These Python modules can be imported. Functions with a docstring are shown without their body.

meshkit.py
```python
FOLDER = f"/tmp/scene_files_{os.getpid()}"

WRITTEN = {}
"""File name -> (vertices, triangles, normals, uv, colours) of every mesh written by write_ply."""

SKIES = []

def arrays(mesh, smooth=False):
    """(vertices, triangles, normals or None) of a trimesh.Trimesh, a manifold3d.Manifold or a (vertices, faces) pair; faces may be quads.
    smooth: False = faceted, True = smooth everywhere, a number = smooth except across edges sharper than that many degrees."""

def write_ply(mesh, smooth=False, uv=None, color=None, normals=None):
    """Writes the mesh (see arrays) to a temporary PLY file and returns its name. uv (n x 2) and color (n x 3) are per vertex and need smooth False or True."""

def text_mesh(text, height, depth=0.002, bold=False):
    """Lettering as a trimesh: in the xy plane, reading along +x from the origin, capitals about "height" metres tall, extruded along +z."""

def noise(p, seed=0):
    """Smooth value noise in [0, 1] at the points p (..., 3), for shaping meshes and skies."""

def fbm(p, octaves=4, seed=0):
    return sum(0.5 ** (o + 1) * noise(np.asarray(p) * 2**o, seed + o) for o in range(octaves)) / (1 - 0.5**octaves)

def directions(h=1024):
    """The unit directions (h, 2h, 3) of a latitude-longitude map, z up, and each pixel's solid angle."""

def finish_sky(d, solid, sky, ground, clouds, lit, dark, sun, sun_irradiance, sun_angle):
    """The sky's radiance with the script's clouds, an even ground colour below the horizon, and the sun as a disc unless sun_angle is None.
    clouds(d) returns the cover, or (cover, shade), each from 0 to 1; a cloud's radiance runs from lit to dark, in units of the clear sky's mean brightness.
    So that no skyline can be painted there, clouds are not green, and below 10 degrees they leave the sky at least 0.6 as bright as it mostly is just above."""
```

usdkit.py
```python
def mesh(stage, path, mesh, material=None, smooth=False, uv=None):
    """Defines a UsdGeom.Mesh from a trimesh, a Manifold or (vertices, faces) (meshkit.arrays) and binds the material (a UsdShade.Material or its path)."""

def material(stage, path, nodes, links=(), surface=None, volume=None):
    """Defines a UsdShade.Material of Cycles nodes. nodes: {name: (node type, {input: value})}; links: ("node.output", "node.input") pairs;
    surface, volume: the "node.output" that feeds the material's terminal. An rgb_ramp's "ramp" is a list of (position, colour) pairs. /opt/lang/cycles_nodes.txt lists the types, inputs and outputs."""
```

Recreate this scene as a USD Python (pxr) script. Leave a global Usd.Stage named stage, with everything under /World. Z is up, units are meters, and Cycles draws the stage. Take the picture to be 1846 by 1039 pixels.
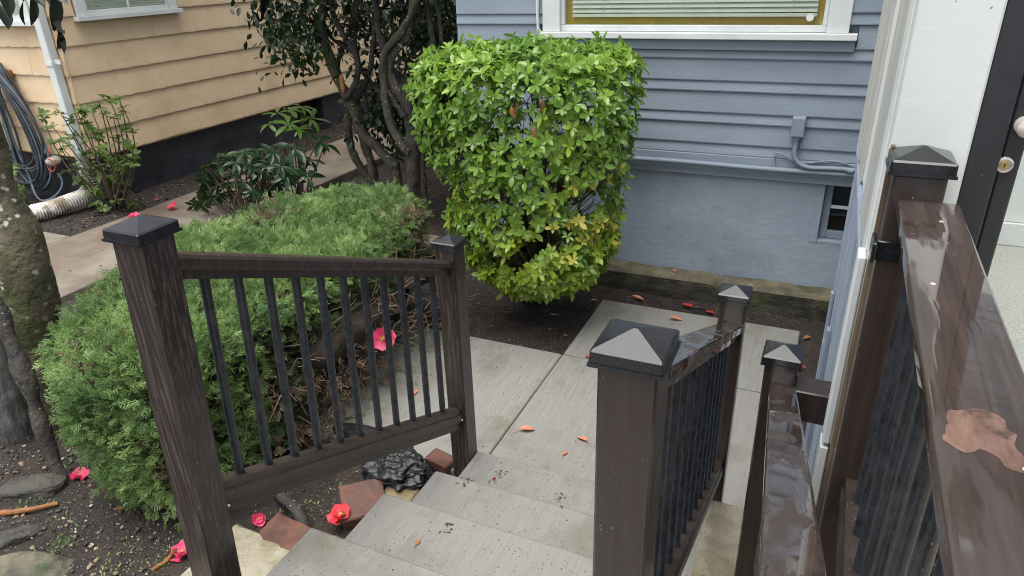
import math, random
import numpy as np
import trimesh
from scipy.spatial import ConvexHull
from shapely.geometry import Polygon
from pxr import Usd, UsdGeom, UsdLux, UsdShade, Gf, Sdf
import usdkit, meshkit

stage = Usd.Stage.CreateInMemory()
UsdGeom.SetStageUpAxis(stage, UsdGeom.Tokens.z)
UsdGeom.SetStageMetersPerUnit(stage, 1.0)
world = UsdGeom.Xform.Define(stage, '/World')
UsdGeom.Scope.Define(stage, '/World/Looks')
rng = np.random.default_rng(7)
random.seed(7)

# ------------------------------------------------------------------ camera, sky, sun, exposure
H = 2.2
FPX = 1246.26
YAW, PITCH, ROLL = -.434950933, .438881178, .0345002128
def cam_axes():
    f = np.array([math.sin(YAW)*math.cos(PITCH), math.cos(YAW)*math.cos(PITCH), -math.sin(PITCH)])
    r = np.array([math.cos(YAW), -math.sin(YAW), 0]); d = np.cross(f, r)
    c, s = math.cos(ROLL), math.sin(ROLL)
    return np.array([c*r+s*d, -s*r+c*d, f])
CM = cam_axes()
cam = UsdGeom.Camera.Define(stage, '/World/camera')
m = np.eye(4); m[0, :3] = CM[0]; m[1, :3] = -CM[1]; m[2, :3] = -CM[2]; m[3, :3] = (0, 0, H)
UsdGeom.Xformable(cam).AddTransformOp().Set(Gf.Matrix4d(m.tolist()))
cam.CreateHorizontalApertureAttr(36.0); cam.CreateVerticalApertureAttr(36.0*576/1024)
cam.CreateFocalLengthAttr(36.0*FPX/1846); cam.CreateClippingRangeAttr(Gf.Vec2f(.05, 500))
cam.CreateExposureAttr(1.15)

SUN_DIR = np.array([-.08, -.12, .98]); SUN_DIR = SUN_DIR/np.linalg.norm(SUN_DIR)
sky_m = usdkit.material(stage, '/World/Looks/sky_look', {
    'sky': ('sky_texture', {'sky_type': 'single_scattering', 'sun_disc': False, 'sun_elevation': math.asin(SUN_DIR[2]),
                            'sun_rotation': math.atan2(SUN_DIR[0], SUN_DIR[1]), 'aerosol_density': 3.0}),
    'grey': ('hsv', {'saturation': .22, 'value': 1.0}),
    'bg': ('background_shader', {'strength': .135})},
    [('sky.color', 'grey.color'), ('grey.color', 'bg.color')])
sky_m.CreateSurfaceOutput('cycles').ConnectToSource(UsdShade.Shader.Get(stage, '/World/Looks/sky_look/bg').CreateOutput('background', Sdf.ValueTypeNames.Token))
dome = UsdLux.DomeLight.Define(stage, '/World/sky')
UsdShade.MaterialBindingAPI.Apply(dome.GetPrim()).Bind(sky_m)
dome.GetPrim().SetCustomDataByKey('kind', 'structure')
sun = UsdLux.DistantLight.Define(stage, '/World/sun')
sun.CreateIntensityAttr(.5); sun.CreateAngleAttr(62.0); sun.CreateNormalizeAttr(True); sun.CreateColorAttr(Gf.Vec3f(1, .97, .92))
z_ = SUN_DIR; x_ = np.cross([0, 1, 0], z_); x_ /= np.linalg.norm(x_); y_ = np.cross(z_, x_)
ms = np.eye(4); ms[0, :3] = x_; ms[1, :3] = y_; ms[2, :3] = z_
UsdGeom.Xformable(sun).AddTransformOp().Set(Gf.Matrix4d(ms.tolist()))

# ------------------------------------------------------------------ points of the place as the survey of the photograph gives them
def ray(px, py): return CM.T @ np.array([(px-923)/FPX, (py-519.5)/FPX, 1.0])
def onz(px, py, z=0.0): d = ray(px, py); return np.array([0, 0, H]) + d*(z-H)/d[2]
def ony(px, py, y): d = ray(px, py); return np.array([0, 0, H]) + d*y/d[1]
def onx(px, py, x): d = ray(px, py); return np.array([0, 0, H]) + d*x/d[0]

# ------------------------------------------------------------------ scene helpers
used = {}
def path(parent, name):
    base = (parent if parent else '/World') + '/' + name
    n = used.get(base, -1) + 1; used[base] = n
    return base if n == 0 else f'{base}_{n:03d}'
def info(prim, label=None, cat=None, group=None, kind=None):
    for k, v in (('label', label), ('category', cat), ('group', group), ('kind', kind)):
        if v: prim.SetCustomDataByKey(k, v)
    return prim
def thing(name, label, cat, loc=None, group=None, kind=None):
    x = UsdGeom.Xform.Define(stage, path(None, name))
    if loc is not None: x.AddTranslateOp().Set(Gf.Vec3d(*map(float, loc)))
    info(x.GetPrim(), label, cat, group, kind)
    return str(x.GetPath())
def obj(name, mesh, mat, parent=None, smooth=False, **kw):
    p = path(parent, name)
    if isinstance(mesh, (list,)): mesh = trimesh.util.concatenate(mesh)
    pr = usdkit.mesh(stage, p, mesh, '/World/Looks/'+mat, smooth)
    info(pr.GetPrim(), **kw)
    return p

# ------------------------------------------------------------------ mesh helpers
def hull(pts):
    pts = np.asarray(pts, float); h = ConvexHull(pts)
    t = trimesh.Trimesh(pts, h.simplices, process=True); t.fix_normals()
    return t
def box(x0, x1, y0, y1, z0, z1, b=0.0):
    if b <= 0:
        t = trimesh.creation.box((x1-x0, y1-y0, z1-z0)); t.apply_translation(((x0+x1)/2, (y0+y1)/2, (z0+z1)/2)); return t
    P = []
    for x, sx in ((x0, 1), (x1, -1)):
        for y, sy in ((y0, 1), (y1, -1)):
            for z, sz in ((z0, 1), (z1, -1)):
                P += [(x+sx*b, y+sy*b, z), (x+sx*b, y, z+sz*b), (x, y+sy*b, z+sz*b)]
    return hull(P)
def prism(profile, p0, p1):
    """profile of (across x, up z) offsets swept from p0 to p1, ends cut upright across y"""
    pr = np.asarray(profile, float); n = len(pr)
    tri = trimesh.creation.triangulate_polygon(Polygon(pr), engine='earcut')
    v2, f2 = tri
    a = np.column_stack([pr[:, 0]+p0[0], np.full(n, p0[1]), pr[:, 1]+p0[2]])
    c = np.column_stack([pr[:, 0]+p1[0], np.full(n, p1[1]), pr[:, 1]+p1[2]])
    V = [a, c]; F = []
    for i in range(n):
        j = (i+1) % n; F += [(i, j, n+j), (i, n+j, n+i)]
    v2 = np.asarray(v2)
    for q, off in ((p0, 2*n), (p1, 2*n+len(v2))):
        V.append(np.column_stack([v2[:, 0]+q[0], np.full(len(v2), q[1]), v2[:, 1]+q[2]]))
        F += [tuple(off+k for k in t) for t in f2]
    t = trimesh.Trimesh(np.vstack(V), np.array(F), process=False); t.merge_vertices(); t.fix_normals()
    return t
def tube(pts, r, n=8, cap=True):
    pts = np.asarray(pts, float); k = len(pts); r = np.broadcast_to(np.asarray(r, float), k)
    T = np.gradient(pts, axis=0); T /= np.maximum(np.linalg.norm(T, axis=1, keepdims=True), 1e-9)
    u = np.cross(T[0], [0, 0, 1.0]); u = u if np.linalg.norm(u) > .05 else np.cross(T[0], [1.0, 0, 0]); u /= np.linalg.norm(u)
    V = []; an = np.arange(n)*2*np.pi/n
    for i in range(k):
        u = u-T[i]*(u@T[i]); u /= np.linalg.norm(u); w = np.cross(T[i], u)
        V.append(pts[i]+r[i]*(np.cos(an)[:, None]*u+np.sin(an)[:, None]*w))
    V = np.vstack(V); F = []
    for i in range(k-1):
        for j in range(n):
            a, b = i*n+j, i*n+(j+1) % n; F += [(a, b, b+n), (a, b+n, a+n)]
    if cap:
        V = np.vstack([V, pts[0], pts[-1]]); m0 = k*n
        for j in range(n): F += [(m0, (j+1) % n, j), (m0+1, (k-1)*n+j, (k-1)*n+(j+1) % n)]
    return trimesh.Trimesh(V, np.array(F), process=False)
def spline(pts, n=24):
    from scipy.interpolate import CubicSpline
    p = np.asarray(pts, float); d = np.r_[0, np.cumsum(np.linalg.norm(np.diff(p, axis=0), axis=1))]
    return CubicSpline(d, p)(np.linspace(0, d[-1], n))
def rot_from(dirs, roll):
    """rotation matrices whose +y column follows dirs and +z column is roughly up, turned by roll about y"""
    d = dirs/np.linalg.norm(dirs, axis=1, keepdims=True)
    up = np.tile([0, 0, 1.0], (len(d), 1)); up[np.abs(d[:, 2]) > .95] = (1, 0, 0)
    x = np.cross(d, up); x /= np.linalg.norm(x, axis=1, keepdims=True); z = np.cross(x, d)
    c, s = np.cos(roll)[:, None], np.sin(roll)[:, None]
    return np.stack([c*x+s*z, d, -s*x+c*z], -1)
def scatter(bases, pos, R, scale):
    """one mesh of copies of (v, f) bases"""
    which = rng.integers(0, len(bases), len(pos)); V = []; F = []; o = 0
    for b, (v, f) in enumerate(bases):
        i = np.where(which == b)[0]
        if not len(i): continue
        P = np.einsum('nij,vj->nvi', R[i], v)*scale[i][:, None, None]+pos[i][:, None, :]
        V.append(P.reshape(-1, 3)); F.append((f[None]+(np.arange(len(i))*len(v))[:, None, None]).reshape(-1, 3)+o); o += len(i)*len(v)
    return trimesh.Trimesh(np.vstack(V), np.vstack(F), process=False)
def leaf(L=1.0, W=.4, fold=.25, droop=.15, wide=.55, n=4):
    """a blade along +y, folded at the midrib, +z up"""
    V = []; F = []
    for i in range(n+1):
        t = i/n; w = W/2*(math.sin(math.pi*t**(math.log(.5)/math.log(wide)))**.9 if 0 < t < 1 else 0)
        z = -droop*L*t*t
        V += [(-w, t*L, z+fold*w), (0, t*L, z), (w, t*L, z+fold*w)]
    for i in range(n):
        a = 3*i; b = a+3
        F += [(a, a+1, b+1), (a, b+1, b), (a+1, a+2, b+2), (a+1, b+2, b+1)]
    v, f = np.array(V), np.array(F)
    t = trimesh.Trimesh(v, f, process=True); t.update_faces(t.nondegenerate_faces()); t.remove_unreferenced_vertices()
    return np.array(t.vertices), np.array(t.faces)
def unit(a): return a/np.linalg.norm(a, axis=-1, keepdims=True)
def lumpy(mesh, amp, freq, seed=0, octaves=3):
    v = np.array(mesh.vertices); n = np.array(mesh.vertex_normals)
    mesh.vertices = v+n*((meshkit.fbm(v*freq+seed*7.3, octaves, seed)-.5)*2*amp)[:, None]
    return mesh

# ------------------------------------------------------------------ materials
def M(name, nodes, links, surface='p.BSDF'): return usdkit.material(stage, '/World/Looks/'+name, nodes, links, surface=surface)
def noisy(name, ca, cb, scale=6, stretch=(1, 1, 1), rough=(.5, .7), bump=.2, bscale=None, bstretch=None, detail=6, lo=.35, hi=.65,
          specks=None, coat=0, island=0, dist=.01, stain=None, spec=.5):
    """mottled surface: ca to cb by stretched noise; specks=(colour, scale, size); stain=(colour, scale, lo, hi)"""
    N = {'g': ('geometry', {}), 'm': ('mapping', {'scale': tuple(scale*s for s in stretch)}),
         'n': ('noise_texture', {'scale': 1.0, 'detail': detail, 'roughness': .6}),
         'r': ('rgb_ramp', {'ramp': [(lo, ca), (hi, cb)]}),
         'rr': ('map_range', {'from_min': .3, 'from_max': .7, 'to_min': rough[0], 'to_max': rough[1], 'clamp': True}),
         'p': ('principled_bsdf', {'coat_weight': coat, 'coat_roughness': .08, 'specular_ior_level': spec})}
    L = [('g.position', 'm.vector'), ('m.vector', 'n.vector'), ('n.fac', 'r.fac'), ('n.fac', 'rr.value'), ('rr.result', 'p.roughness')]
    col = 'r.color'
    if stain:
        N['ns'] = ('noise_texture', {'scale': stain[1], 'detail': 5, 'roughness': .65}); N['sr'] = ('map_range', {'from_min': stain[2], 'from_max': stain[3], 'to_min': 0, 'to_max': 1, 'clamp': True})
        N['smix'] = ('mix_color', {'b': stain[0]})
        L += [('g.position', 'ns.vector'), ('ns.fac', 'sr.value'), ('sr.result', 'smix.fac'), (col, 'smix.a')]; col = 'smix.result'
    if specks:
        N['v'] = ('voronoi_texture', {'scale': specks[1]}); N['vr'] = ('map_range', {'from_min': specks[2]*.6, 'from_max': specks[2], 'to_min': 1, 'to_max': 0, 'clamp': True})
        N['vn'] = ('noise_texture', {'scale': specks[1]*.22, 'detail': 2}); N['vg'] = ('map_range', {'from_min': .45, 'from_max': .55, 'to_min': 0, 'to_max': 1, 'clamp': True})
        N['vm'] = ('math', {'math_type': 'multiply'}); N['vx'] = ('mix_color', {'b': specks[0]})
        N['dn'] = ('noise_texture', {'scale': specks[1]*.8, 'detail': 2}); N['ds'] = ('vector_math', {'math_type': 'multiply_add', 'vector2': (.9/specks[1],)*3})
        L += [('g.position', 'dn.vector'), ('dn.color', 'ds.vector1'), ('g.position', 'ds.vector3'), ('ds.vector', 'v.vector'), ('v.distance', 'vr.value'), ('g.position', 'vn.vector'), ('vn.fac', 'vg.value'), ('vr.result', 'vm.value1'), ('vg.result', 'vm.value2'), ('vm.value', 'vx.fac'), (col, 'vx.a')]; col = 'vx.result'
    if island:
        N['h'] = ('hsv', {}); N['hm'] = ('map_range', {'from_min': 0, 'from_max': 1, 'to_min': 1-island, 'to_max': 1+island})
        L += [('g.random_per_island', 'hm.value'), ('hm.result', 'h.value'), (col, 'h.color')]; col = 'h.color'
    L.append((col, 'p.base_color'))
    if bump:
        N['bm'] = ('mapping', {'scale': tuple((bscale or scale)*s for s in (bstretch or stretch))}); N['bn'] = ('noise_texture', {'scale': 1.0, 'detail': 5, 'roughness': .6}); N['b'] = ('bump', {'strength': bump, 'distance': dist})
        L += [('g.position', 'bm.vector'), ('bm.vector', 'bn.vector'), ('bn.fac', 'b.height'), ('b.normal', 'p.normal')]
    return M(name, N, L)
def leafy(name, stops, patch=2.0, rough=.35, trans=.3, spread=.35, nmix=.6):
    """leaf colours from stops, by a slow noise over the plant and by leaf"""
    N = {'g': ('geometry', {}), 'n': ('noise_texture', {'scale': patch, 'detail': 2}), 'nr': ('map_range', {'from_min': .3, 'from_max': .7, 'to_min': 0, 'to_max': 1, 'clamp': True}),
         'mx': ('mix_float', {'fac': 1-nmix}), 'r': ('rgb_ramp', {'ramp': stops}), 'h': ('hsv', {}), 'wn': ('white_noise_texture', {'dimensions': '1D'}),
         'hm': ('map_range', {'from_min': 0, 'from_max': 1, 'to_min': 1-spread, 'to_max': 1+spread}),
         'p': ('principled_bsdf', {'roughness': rough, 'specular_ior_level': .5}), 't': ('translucent_bsdf', {}), 'mc': ('mix_closure', {'fac': trans})}
    L = [('g.position', 'n.vector'), ('n.fac', 'nr.value'), ('nr.result', 'mx.a'), ('g.random_per_island', 'mx.b'), ('mx.result', 'r.fac'), ('r.color', 'h.color'),
         ('g.random_per_island', 'wn.w'), ('wn.value', 'hm.value'), ('hm.result', 'h.value'), ('h.color', 'p.base_color'), ('h.color', 't.color'), ('p.BSDF', 'mc.closure1'), ('t.translucent', 'mc.closure2')]
    N['t'] = ('translucent_bsdf', {})
    L[-1] = ('t.BSDF', 'mc.closure2')
    return M(name, N, L, 'mc.closure')

noisy('soil', (.010, .007, .005), (.035, .023, .017), 9, rough=(.6, .9), bump=.9, bscale=70, dist=.02, specks=((.30, .26, .2), 70, .22), stain=((.018, .012, .009), 1.6, .5, .6))
noisy('concrete', (.166, .162, .148), (.208, .203, .186), 1.0, stretch=(100, 4.0, 100), rough=(.5, .85), bump=.5, bscale=1.0, bstretch=(150, 6, 150), dist=.003, lo=.28, hi=.68,
      specks=((.035, .03, .024), 85, .21), stain=((.135, .122, .096), 3.2, .50, .72))
noisy('old_concrete', (.12, .102, .080), (.21, .185, .145), 3, rough=(.5, .8), bump=.4, bscale=60, dist=.006, specks=((.05, .04, .03), 80, .15), stain=((.13, .095, .07), 1.4, .45, .62))
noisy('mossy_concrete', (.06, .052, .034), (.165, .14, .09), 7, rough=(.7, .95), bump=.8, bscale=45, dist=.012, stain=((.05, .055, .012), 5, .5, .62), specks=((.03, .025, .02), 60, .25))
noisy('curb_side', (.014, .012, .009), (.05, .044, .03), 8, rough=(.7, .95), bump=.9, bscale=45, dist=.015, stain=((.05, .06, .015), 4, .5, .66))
noisy('block_concrete', (.21, .185, .135), (.32, .29, .215), 9, rough=(.7, .9), bump=.7, bscale=90, dist=.008, specks=((.09, .07, .05), 75, .25), stain=((.17, .15, .085), 5, .52, .66))
noisy('brown_paint', (.0165, .0108, .0090), (.024, .0162, .0136), 5, stretch=(12, 12, .6), rough=(.18, .36), bump=.12, bscale=12, bstretch=(9, 9, .9), dist=.006, specks=((.35, .33, .3), 45, .06), coat=.25)
noisy('brown_weathered', (.013, .009, .0075), (.085, .066, .060), 5, stretch=(30, 30, 1.3), rough=(.22, .5), bump=.25, bscale=14, bstretch=(9, 9, .8), dist=.004, lo=.50, hi=.76, specks=((.3, .28, .25), 45, .07), coat=.2)
noisy('brown_gap', (.03, .022, .016), (.16, .10, .055), 6, stretch=(6, 6, 1), rough=(.5, .7), bump=.2)
noisy('bottom_rail_paint', (.016, .012, .010), (.034, .025, .021), 7, rough=(.22, .4), bump=.5, bscale=150, dist=.003, specks=((.22, .2, .18), 120, .18))
noisy('black_metal', (.007, .008, .010), (.018, .0205, .025), 25, rough=(.18, .34), bump=.4, bscale=40, bstretch=(1, 1, .4), dist=.012, specks=((.3, .3, .3), 60, .05))
noisy('cap_plastic', (.004, .0044, .0056), (.008, .0086, .0105), 20, rough=(.10, .22), bump=.12, bscale=110, dist=.001, specks=((.05, .05, .055), 240, .22))
noisy('blue_paint', (.185, .224, .272), (.22, .262, .315), 2, stretch=(1, 1, 3), rough=(.45, .6), bump=.2, bscale=6, bstretch=(2, 2, 14), dist=.006, specks=((.05, .06, .09), 22, .035))
noisy('blue_stucco', (.220, .266, .312), (.248, .296, .347), 2, rough=(.5, .65), bump=.3, bscale=14, dist=.015, specks=((.05, .05, .07), 11, .05), stain=((.165, .20, .245), 1.4, .52, .75))
noisy('blue_boards', (.17, .21, .27), (.24, .29, .36), 3, stretch=(3, 3, .6), rough=(.5, .7), bump=.5, bscale=5, bstretch=(9, 9, .7), dist=.01, specks=((.05, .045, .04), 55, .15), stain=((.42, .44, .45), 9, .62, .7))
noisy('yellow_paint', (.665, .50, .315), (.735, .565, .37), 3, stretch=(1, 1, 1.5), rough=(.5, .65), bump=.5, bscale=14, bstretch=(1, .5, 1), dist=.008, island=.05, stain=((.60, .435, .255), 1.3, .5, .7))
noisy('black_foundation', (.012, .0125, .016), (.03, .031, .038), 4, rough=(.35, .6), bump=.35, bscale=20, dist=.01, specks=((.22, .22, .22), 26, .06))
noisy('white_paint', (.47, .50, .487), (.54, .565, .55), 2.5, rough=(.4, .55), bump=.15, bscale=9, bstretch=(1, 1, 5), dist=.003, specks=((.12, .11, .10), 26, .06))
noisy('trim_white', (.54, .565, .56), (.61, .63, .62), 4, rough=(.35, .5), bump=.2, bscale=20, dist=.004, specks=((.2, .2, .2), 24, .035))
noisy('trim_grey', (.30, .30, .275), (.40, .40, .375), 3, stretch=(3, 3, .6), rough=(.5, .6), bump=.3, bscale=20, dist=.004)
noisy('raw_wood', (.06, .04, .026), (.20, .14, .085), 6, stretch=(8, 8, .8), rough=(.6, .8), bump=.4)
noisy('black_paint', (.0115, .012, .0155), (.018, .0185, .023), 6, rough=(.32, .45), bump=.15, bscale=60, dist=.002, specks=((.3, .3, .3), 40, .04))
noisy('carpet', (.22, .22, .20), (.42, .42, .39), 130, rough=(.9, 1), bump=.8, bscale=160, dist=.006)
noisy('ochre', (.36, .24, .03), (.43, .29, .045), 3, rough=(.5, .6), bump=.1)
noisy('blind', (.50, .54, .45), (.56, .60, .50), 3, rough=(.4, .5), bump=0)
noisy('plaster', (.55, .58, .56), (.62, .64, .62), 2, rough=(.6, .7), bump=.1)
noisy('dark_inside', (.006, .006, .007), (.014, .014, .015), 8, rough=(.6, .8), bump=.2)
noisy('bark', (.018, .015, .011), (.085, .072, .054), 9, stretch=(1.4, 1.4, .6), rough=(.7, .9), bump=.8, bscale=30, dist=.015, specks=((.45, .45, .40), 30, .20), stain=((.05, .055, .02), 4, .5, .62))
noisy('dark_bark', (.012, .010, .009), (.055, .047, .04), 12, rough=(.6, .85), bump=.9, bscale=40, dist=.015, specks=((.30, .30, .25), 36, .17), stain=((.045, .042, .02), 5, .55, .68))
noisy('mossy_bark', (.022, .021, .010), (.125, .105, .065), 8, rough=(.7, .9), bump=1, bscale=22, dist=.03, specks=((.42, .40, .34), 17, .30), stain=((.055, .06, .018), 3, .46, .6))
noisy('grey_bark', (.035, .035, .034), (.13, .125, .12), 7, stretch=(2, 2, .5), rough=(.7, .9), bump=1, bscale=12, bstretch=(2.5, 2.5, .6), dist=.03)
noisy('torn_wood', (.22, .09, .03), (.42, .20, .08), 15, rough=(.6, .8), bump=.3)
noisy('twig', (.05, .035, .024), (.16, .115, .08), 15, rough=(.6, .8), bump=0, island=.3)
noisy('dead_twig', (.10, .065, .04), (.33, .23, .15), 7, rough=(.7, .9), bump=0, island=.4)
noisy('rock', (.018, .017, .015), (.085, .078, .055), 5, rough=(.5, .85), bump=.9, bscale=22, dist=.02, stain=((.035, .06, .008), 5, .53, .62))
noisy('tan_rock', (.025, .026, .015), (.15, .135, .09), 7, rough=(.6, .85), bump=.8, bscale=30, dist=.02, stain=((.03, .055, .008), 4, .5, .6))
noisy('brick', (.045, .019, .013), (.125, .048, .028), 9, rough=(.5, .75), bump=.6, bscale=60, dist=.006, specks=((.03, .02, .015), 70, .2))
noisy('tan_brick', (.12, .09, .045), (.24, .185, .10), 9, rough=(.5, .75), bump=.6, bscale=60, dist=.006)
noisy('bag_plastic', (.008, .008, .009), (.014, .014, .016), 6, rough=(.32, .48), bump=.15, bscale=9, dist=.03, spec=.35)
noisy('hose_black', (.018, .02, .023), (.05, .055, .06), 8, rough=(.35, .5), bump=0)
noisy('hose_blue', (.06, .085, .12), (.12, .16, .21), 8, rough=(.35, .5), bump=0)
noisy('peg_wood', (.18, .055, .015), (.30, .10, .03), 14, stretch=(.6, 2, 4), rough=(.4, .55), bump=.2)
noisy('flex_pipe', (.40, .36, .30), (.70, .68, .63), 6, rough=(.45, .6), bump=.2, bscale=40, stain=((.20, .16, .11), 7, .48, .62))
noisy('metal_old', (.30, .28, .24), (.46, .43, .37), 30, rough=(.25, .4), bump=.1)
noisy('red_cord', (.45, .05, .03), (.6, .09, .05), 20, rough=(.5, .6), bump=0)
noisy('pebble_tan', (.13, .095, .06), (.26, .19, .125), 14, rough=(.5, .75), bump=.3)
noisy('pebble_pale', (.28, .26, .22), (.42, .39, .34), 14, rough=(.5, .75), bump=.3)
noisy('stick_orange', (.10, .04, .015), (.30, .12, .03), 20, rough=(.5, .7), bump=.4)
noisy('debris', (.02, .014, .01), (.07, .045, .028), 30, rough=(.7, .9), bump=0, island=.5)
noisy('stamen', (.5, .32, .05), (.75, .55, .15), 80, rough=(.5, .6), bump=0)
noisy('peach_paint', (.065, .038, .030), (.155, .092, .070), 38, stretch=(1, .3, 1), rough=(.10, .35), bump=.3, bscale=90, dist=.002, stain=((.05, .03, .024), 30, .52, .60))  # peach-brown mottle for the patch on the porch rail
M('chrome', {'p': ('principled_bsdf', {'base_color': (.55, .53, .5), 'metallic': 1.0, 'roughness': .28})}, [])
M('brass', {'p': ('principled_bsdf', {'base_color': (.62, .45, .17), 'metallic': 1.0, 'roughness': .3})}, [])
M('keyhole', {'p': ('principled_bsdf', {'base_color': (.01, .01, .01), 'roughness': .6})}, [])
M('pane', {'w': ('layer_weight', {'blend': .5}), 'pw': ('math', {'math_type': 'power', 'value2': 5.0}), 'f': ('math', {'math_type': 'multiply_add', 'value2': .92, 'value3': .04}),
           't': ('transparent_bsdf', {'color': (.96, .98, .97)}), 'g': ('glossy_bsdf', {'roughness': .02, 'color': (1, 1, 1)}), 'mc': ('mix_closure', {})},
  [('w.facing', 'pw.value1'), ('pw.value', 'f.value1'), ('f.value', 'mc.fac'), ('t.BSDF', 'mc.closure1'), ('g.BSDF', 'mc.closure2')], 'mc.closure')
leafy('pebble', [(0, (.03, .026, .022)), (.5, (.08, .072, .062)), (1, (.15, .14, .13))], patch=40, rough=.55, trans=.0, spread=.4, nmix=.2)
leafy('juniper', [(0, (.075, .14, .045)), (.35, (.135, .22, .065)), (.6, (.22, .31, .105)), (.8, (.21, .28, .15)), (1, (.30, .36, .26))], patch=3.6, rough=.55, trans=.25, spread=.5, nmix=.65)
leafy('juniper_shade', [(0, (.05, .075, .025)), (.6, (.09, .125, .045)), (1, (.20, .15, .08))], patch=5, rough=.6, trans=.2, spread=.5, nmix=.5)
leafy('green_leaf', [(0, (.10, .20, .03)), (.45, (.20, .33, .045)), (.75, (.33, .45, .07)), (1, (.43, .53, .10))], patch=2.4, rough=.24, trans=.3, spread=.3, nmix=.5)
leafy('lime_leaf', [(0, (.22, .33, .035)), (.5, (.37, .47, .055)), (1, (.50, .54, .10))], patch=3.0, rough=.3, trans=.32, spread=.25, nmix=.4)
leafy('yellow_leaf', [(0, (.50, .50, .07)), (1, (.70, .58, .15))], patch=3.0, rough=.35, trans=.3, spread=.2, nmix=.4)
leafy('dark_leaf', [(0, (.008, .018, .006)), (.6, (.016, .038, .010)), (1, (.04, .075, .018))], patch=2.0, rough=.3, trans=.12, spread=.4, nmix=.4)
leafy('rhodo_leaf', [(0, (.08, .16, .025)), (.5, (.15, .25, .04)), (1, (.25, .35, .07))], patch=3.0, rough=.28, trans=.25, spread=.25, nmix=.3)
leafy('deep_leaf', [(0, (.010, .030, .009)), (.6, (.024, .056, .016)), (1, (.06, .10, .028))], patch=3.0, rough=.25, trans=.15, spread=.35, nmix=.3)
leafy('azalea_leaf', [(0, (.07, .12, .025)), (.6, (.14, .21, .04)), (1, (.32, .34, .08))], patch=4.0, rough=.4, trans=.25, spread=.3, nmix=.3)
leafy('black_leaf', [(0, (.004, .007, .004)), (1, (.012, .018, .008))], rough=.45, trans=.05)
leafy('fallen_leaf', [(0, (.45, .17, .09)), (.5, (.58, .27, .16)), (1, (.50, .31, .17))], patch=5.0, rough=.45, trans=.15, spread=.15, nmix=.5)
leafy('red_leaf', [(0, (.40, .02, .012)), (1, (.55, .07, .035))], patch=5.0, rough=.4, trans=.15, spread=.15)
leafy('dark_red_leaf', [(0, (.07, .010, .008)), (1, (.17, .022, .016))], rough=.35, trans=.1)
leafy('dark_petal', [(0, (.02, .008, .006)), (1, (.07, .03, .02))], rough=.6, trans=.1)
leafy('dry_leaf', [(0, (.16, .06, .03)), (1, (.42, .22, .08))], patch=5.0, rough=.5, trans=.15, spread=.3)
leafy('pink_petal', [(0, (.62, .035, .12)), (1, (.78, .10, .22))], patch=9.0, rough=.5, trans=.25, spread=.12)
leafy('red_petal', [(0, (.55, .02, .05)), (1, (.70, .08, .07))], patch=9.0, rough=.5, trans=.2, spread=.2)

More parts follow.
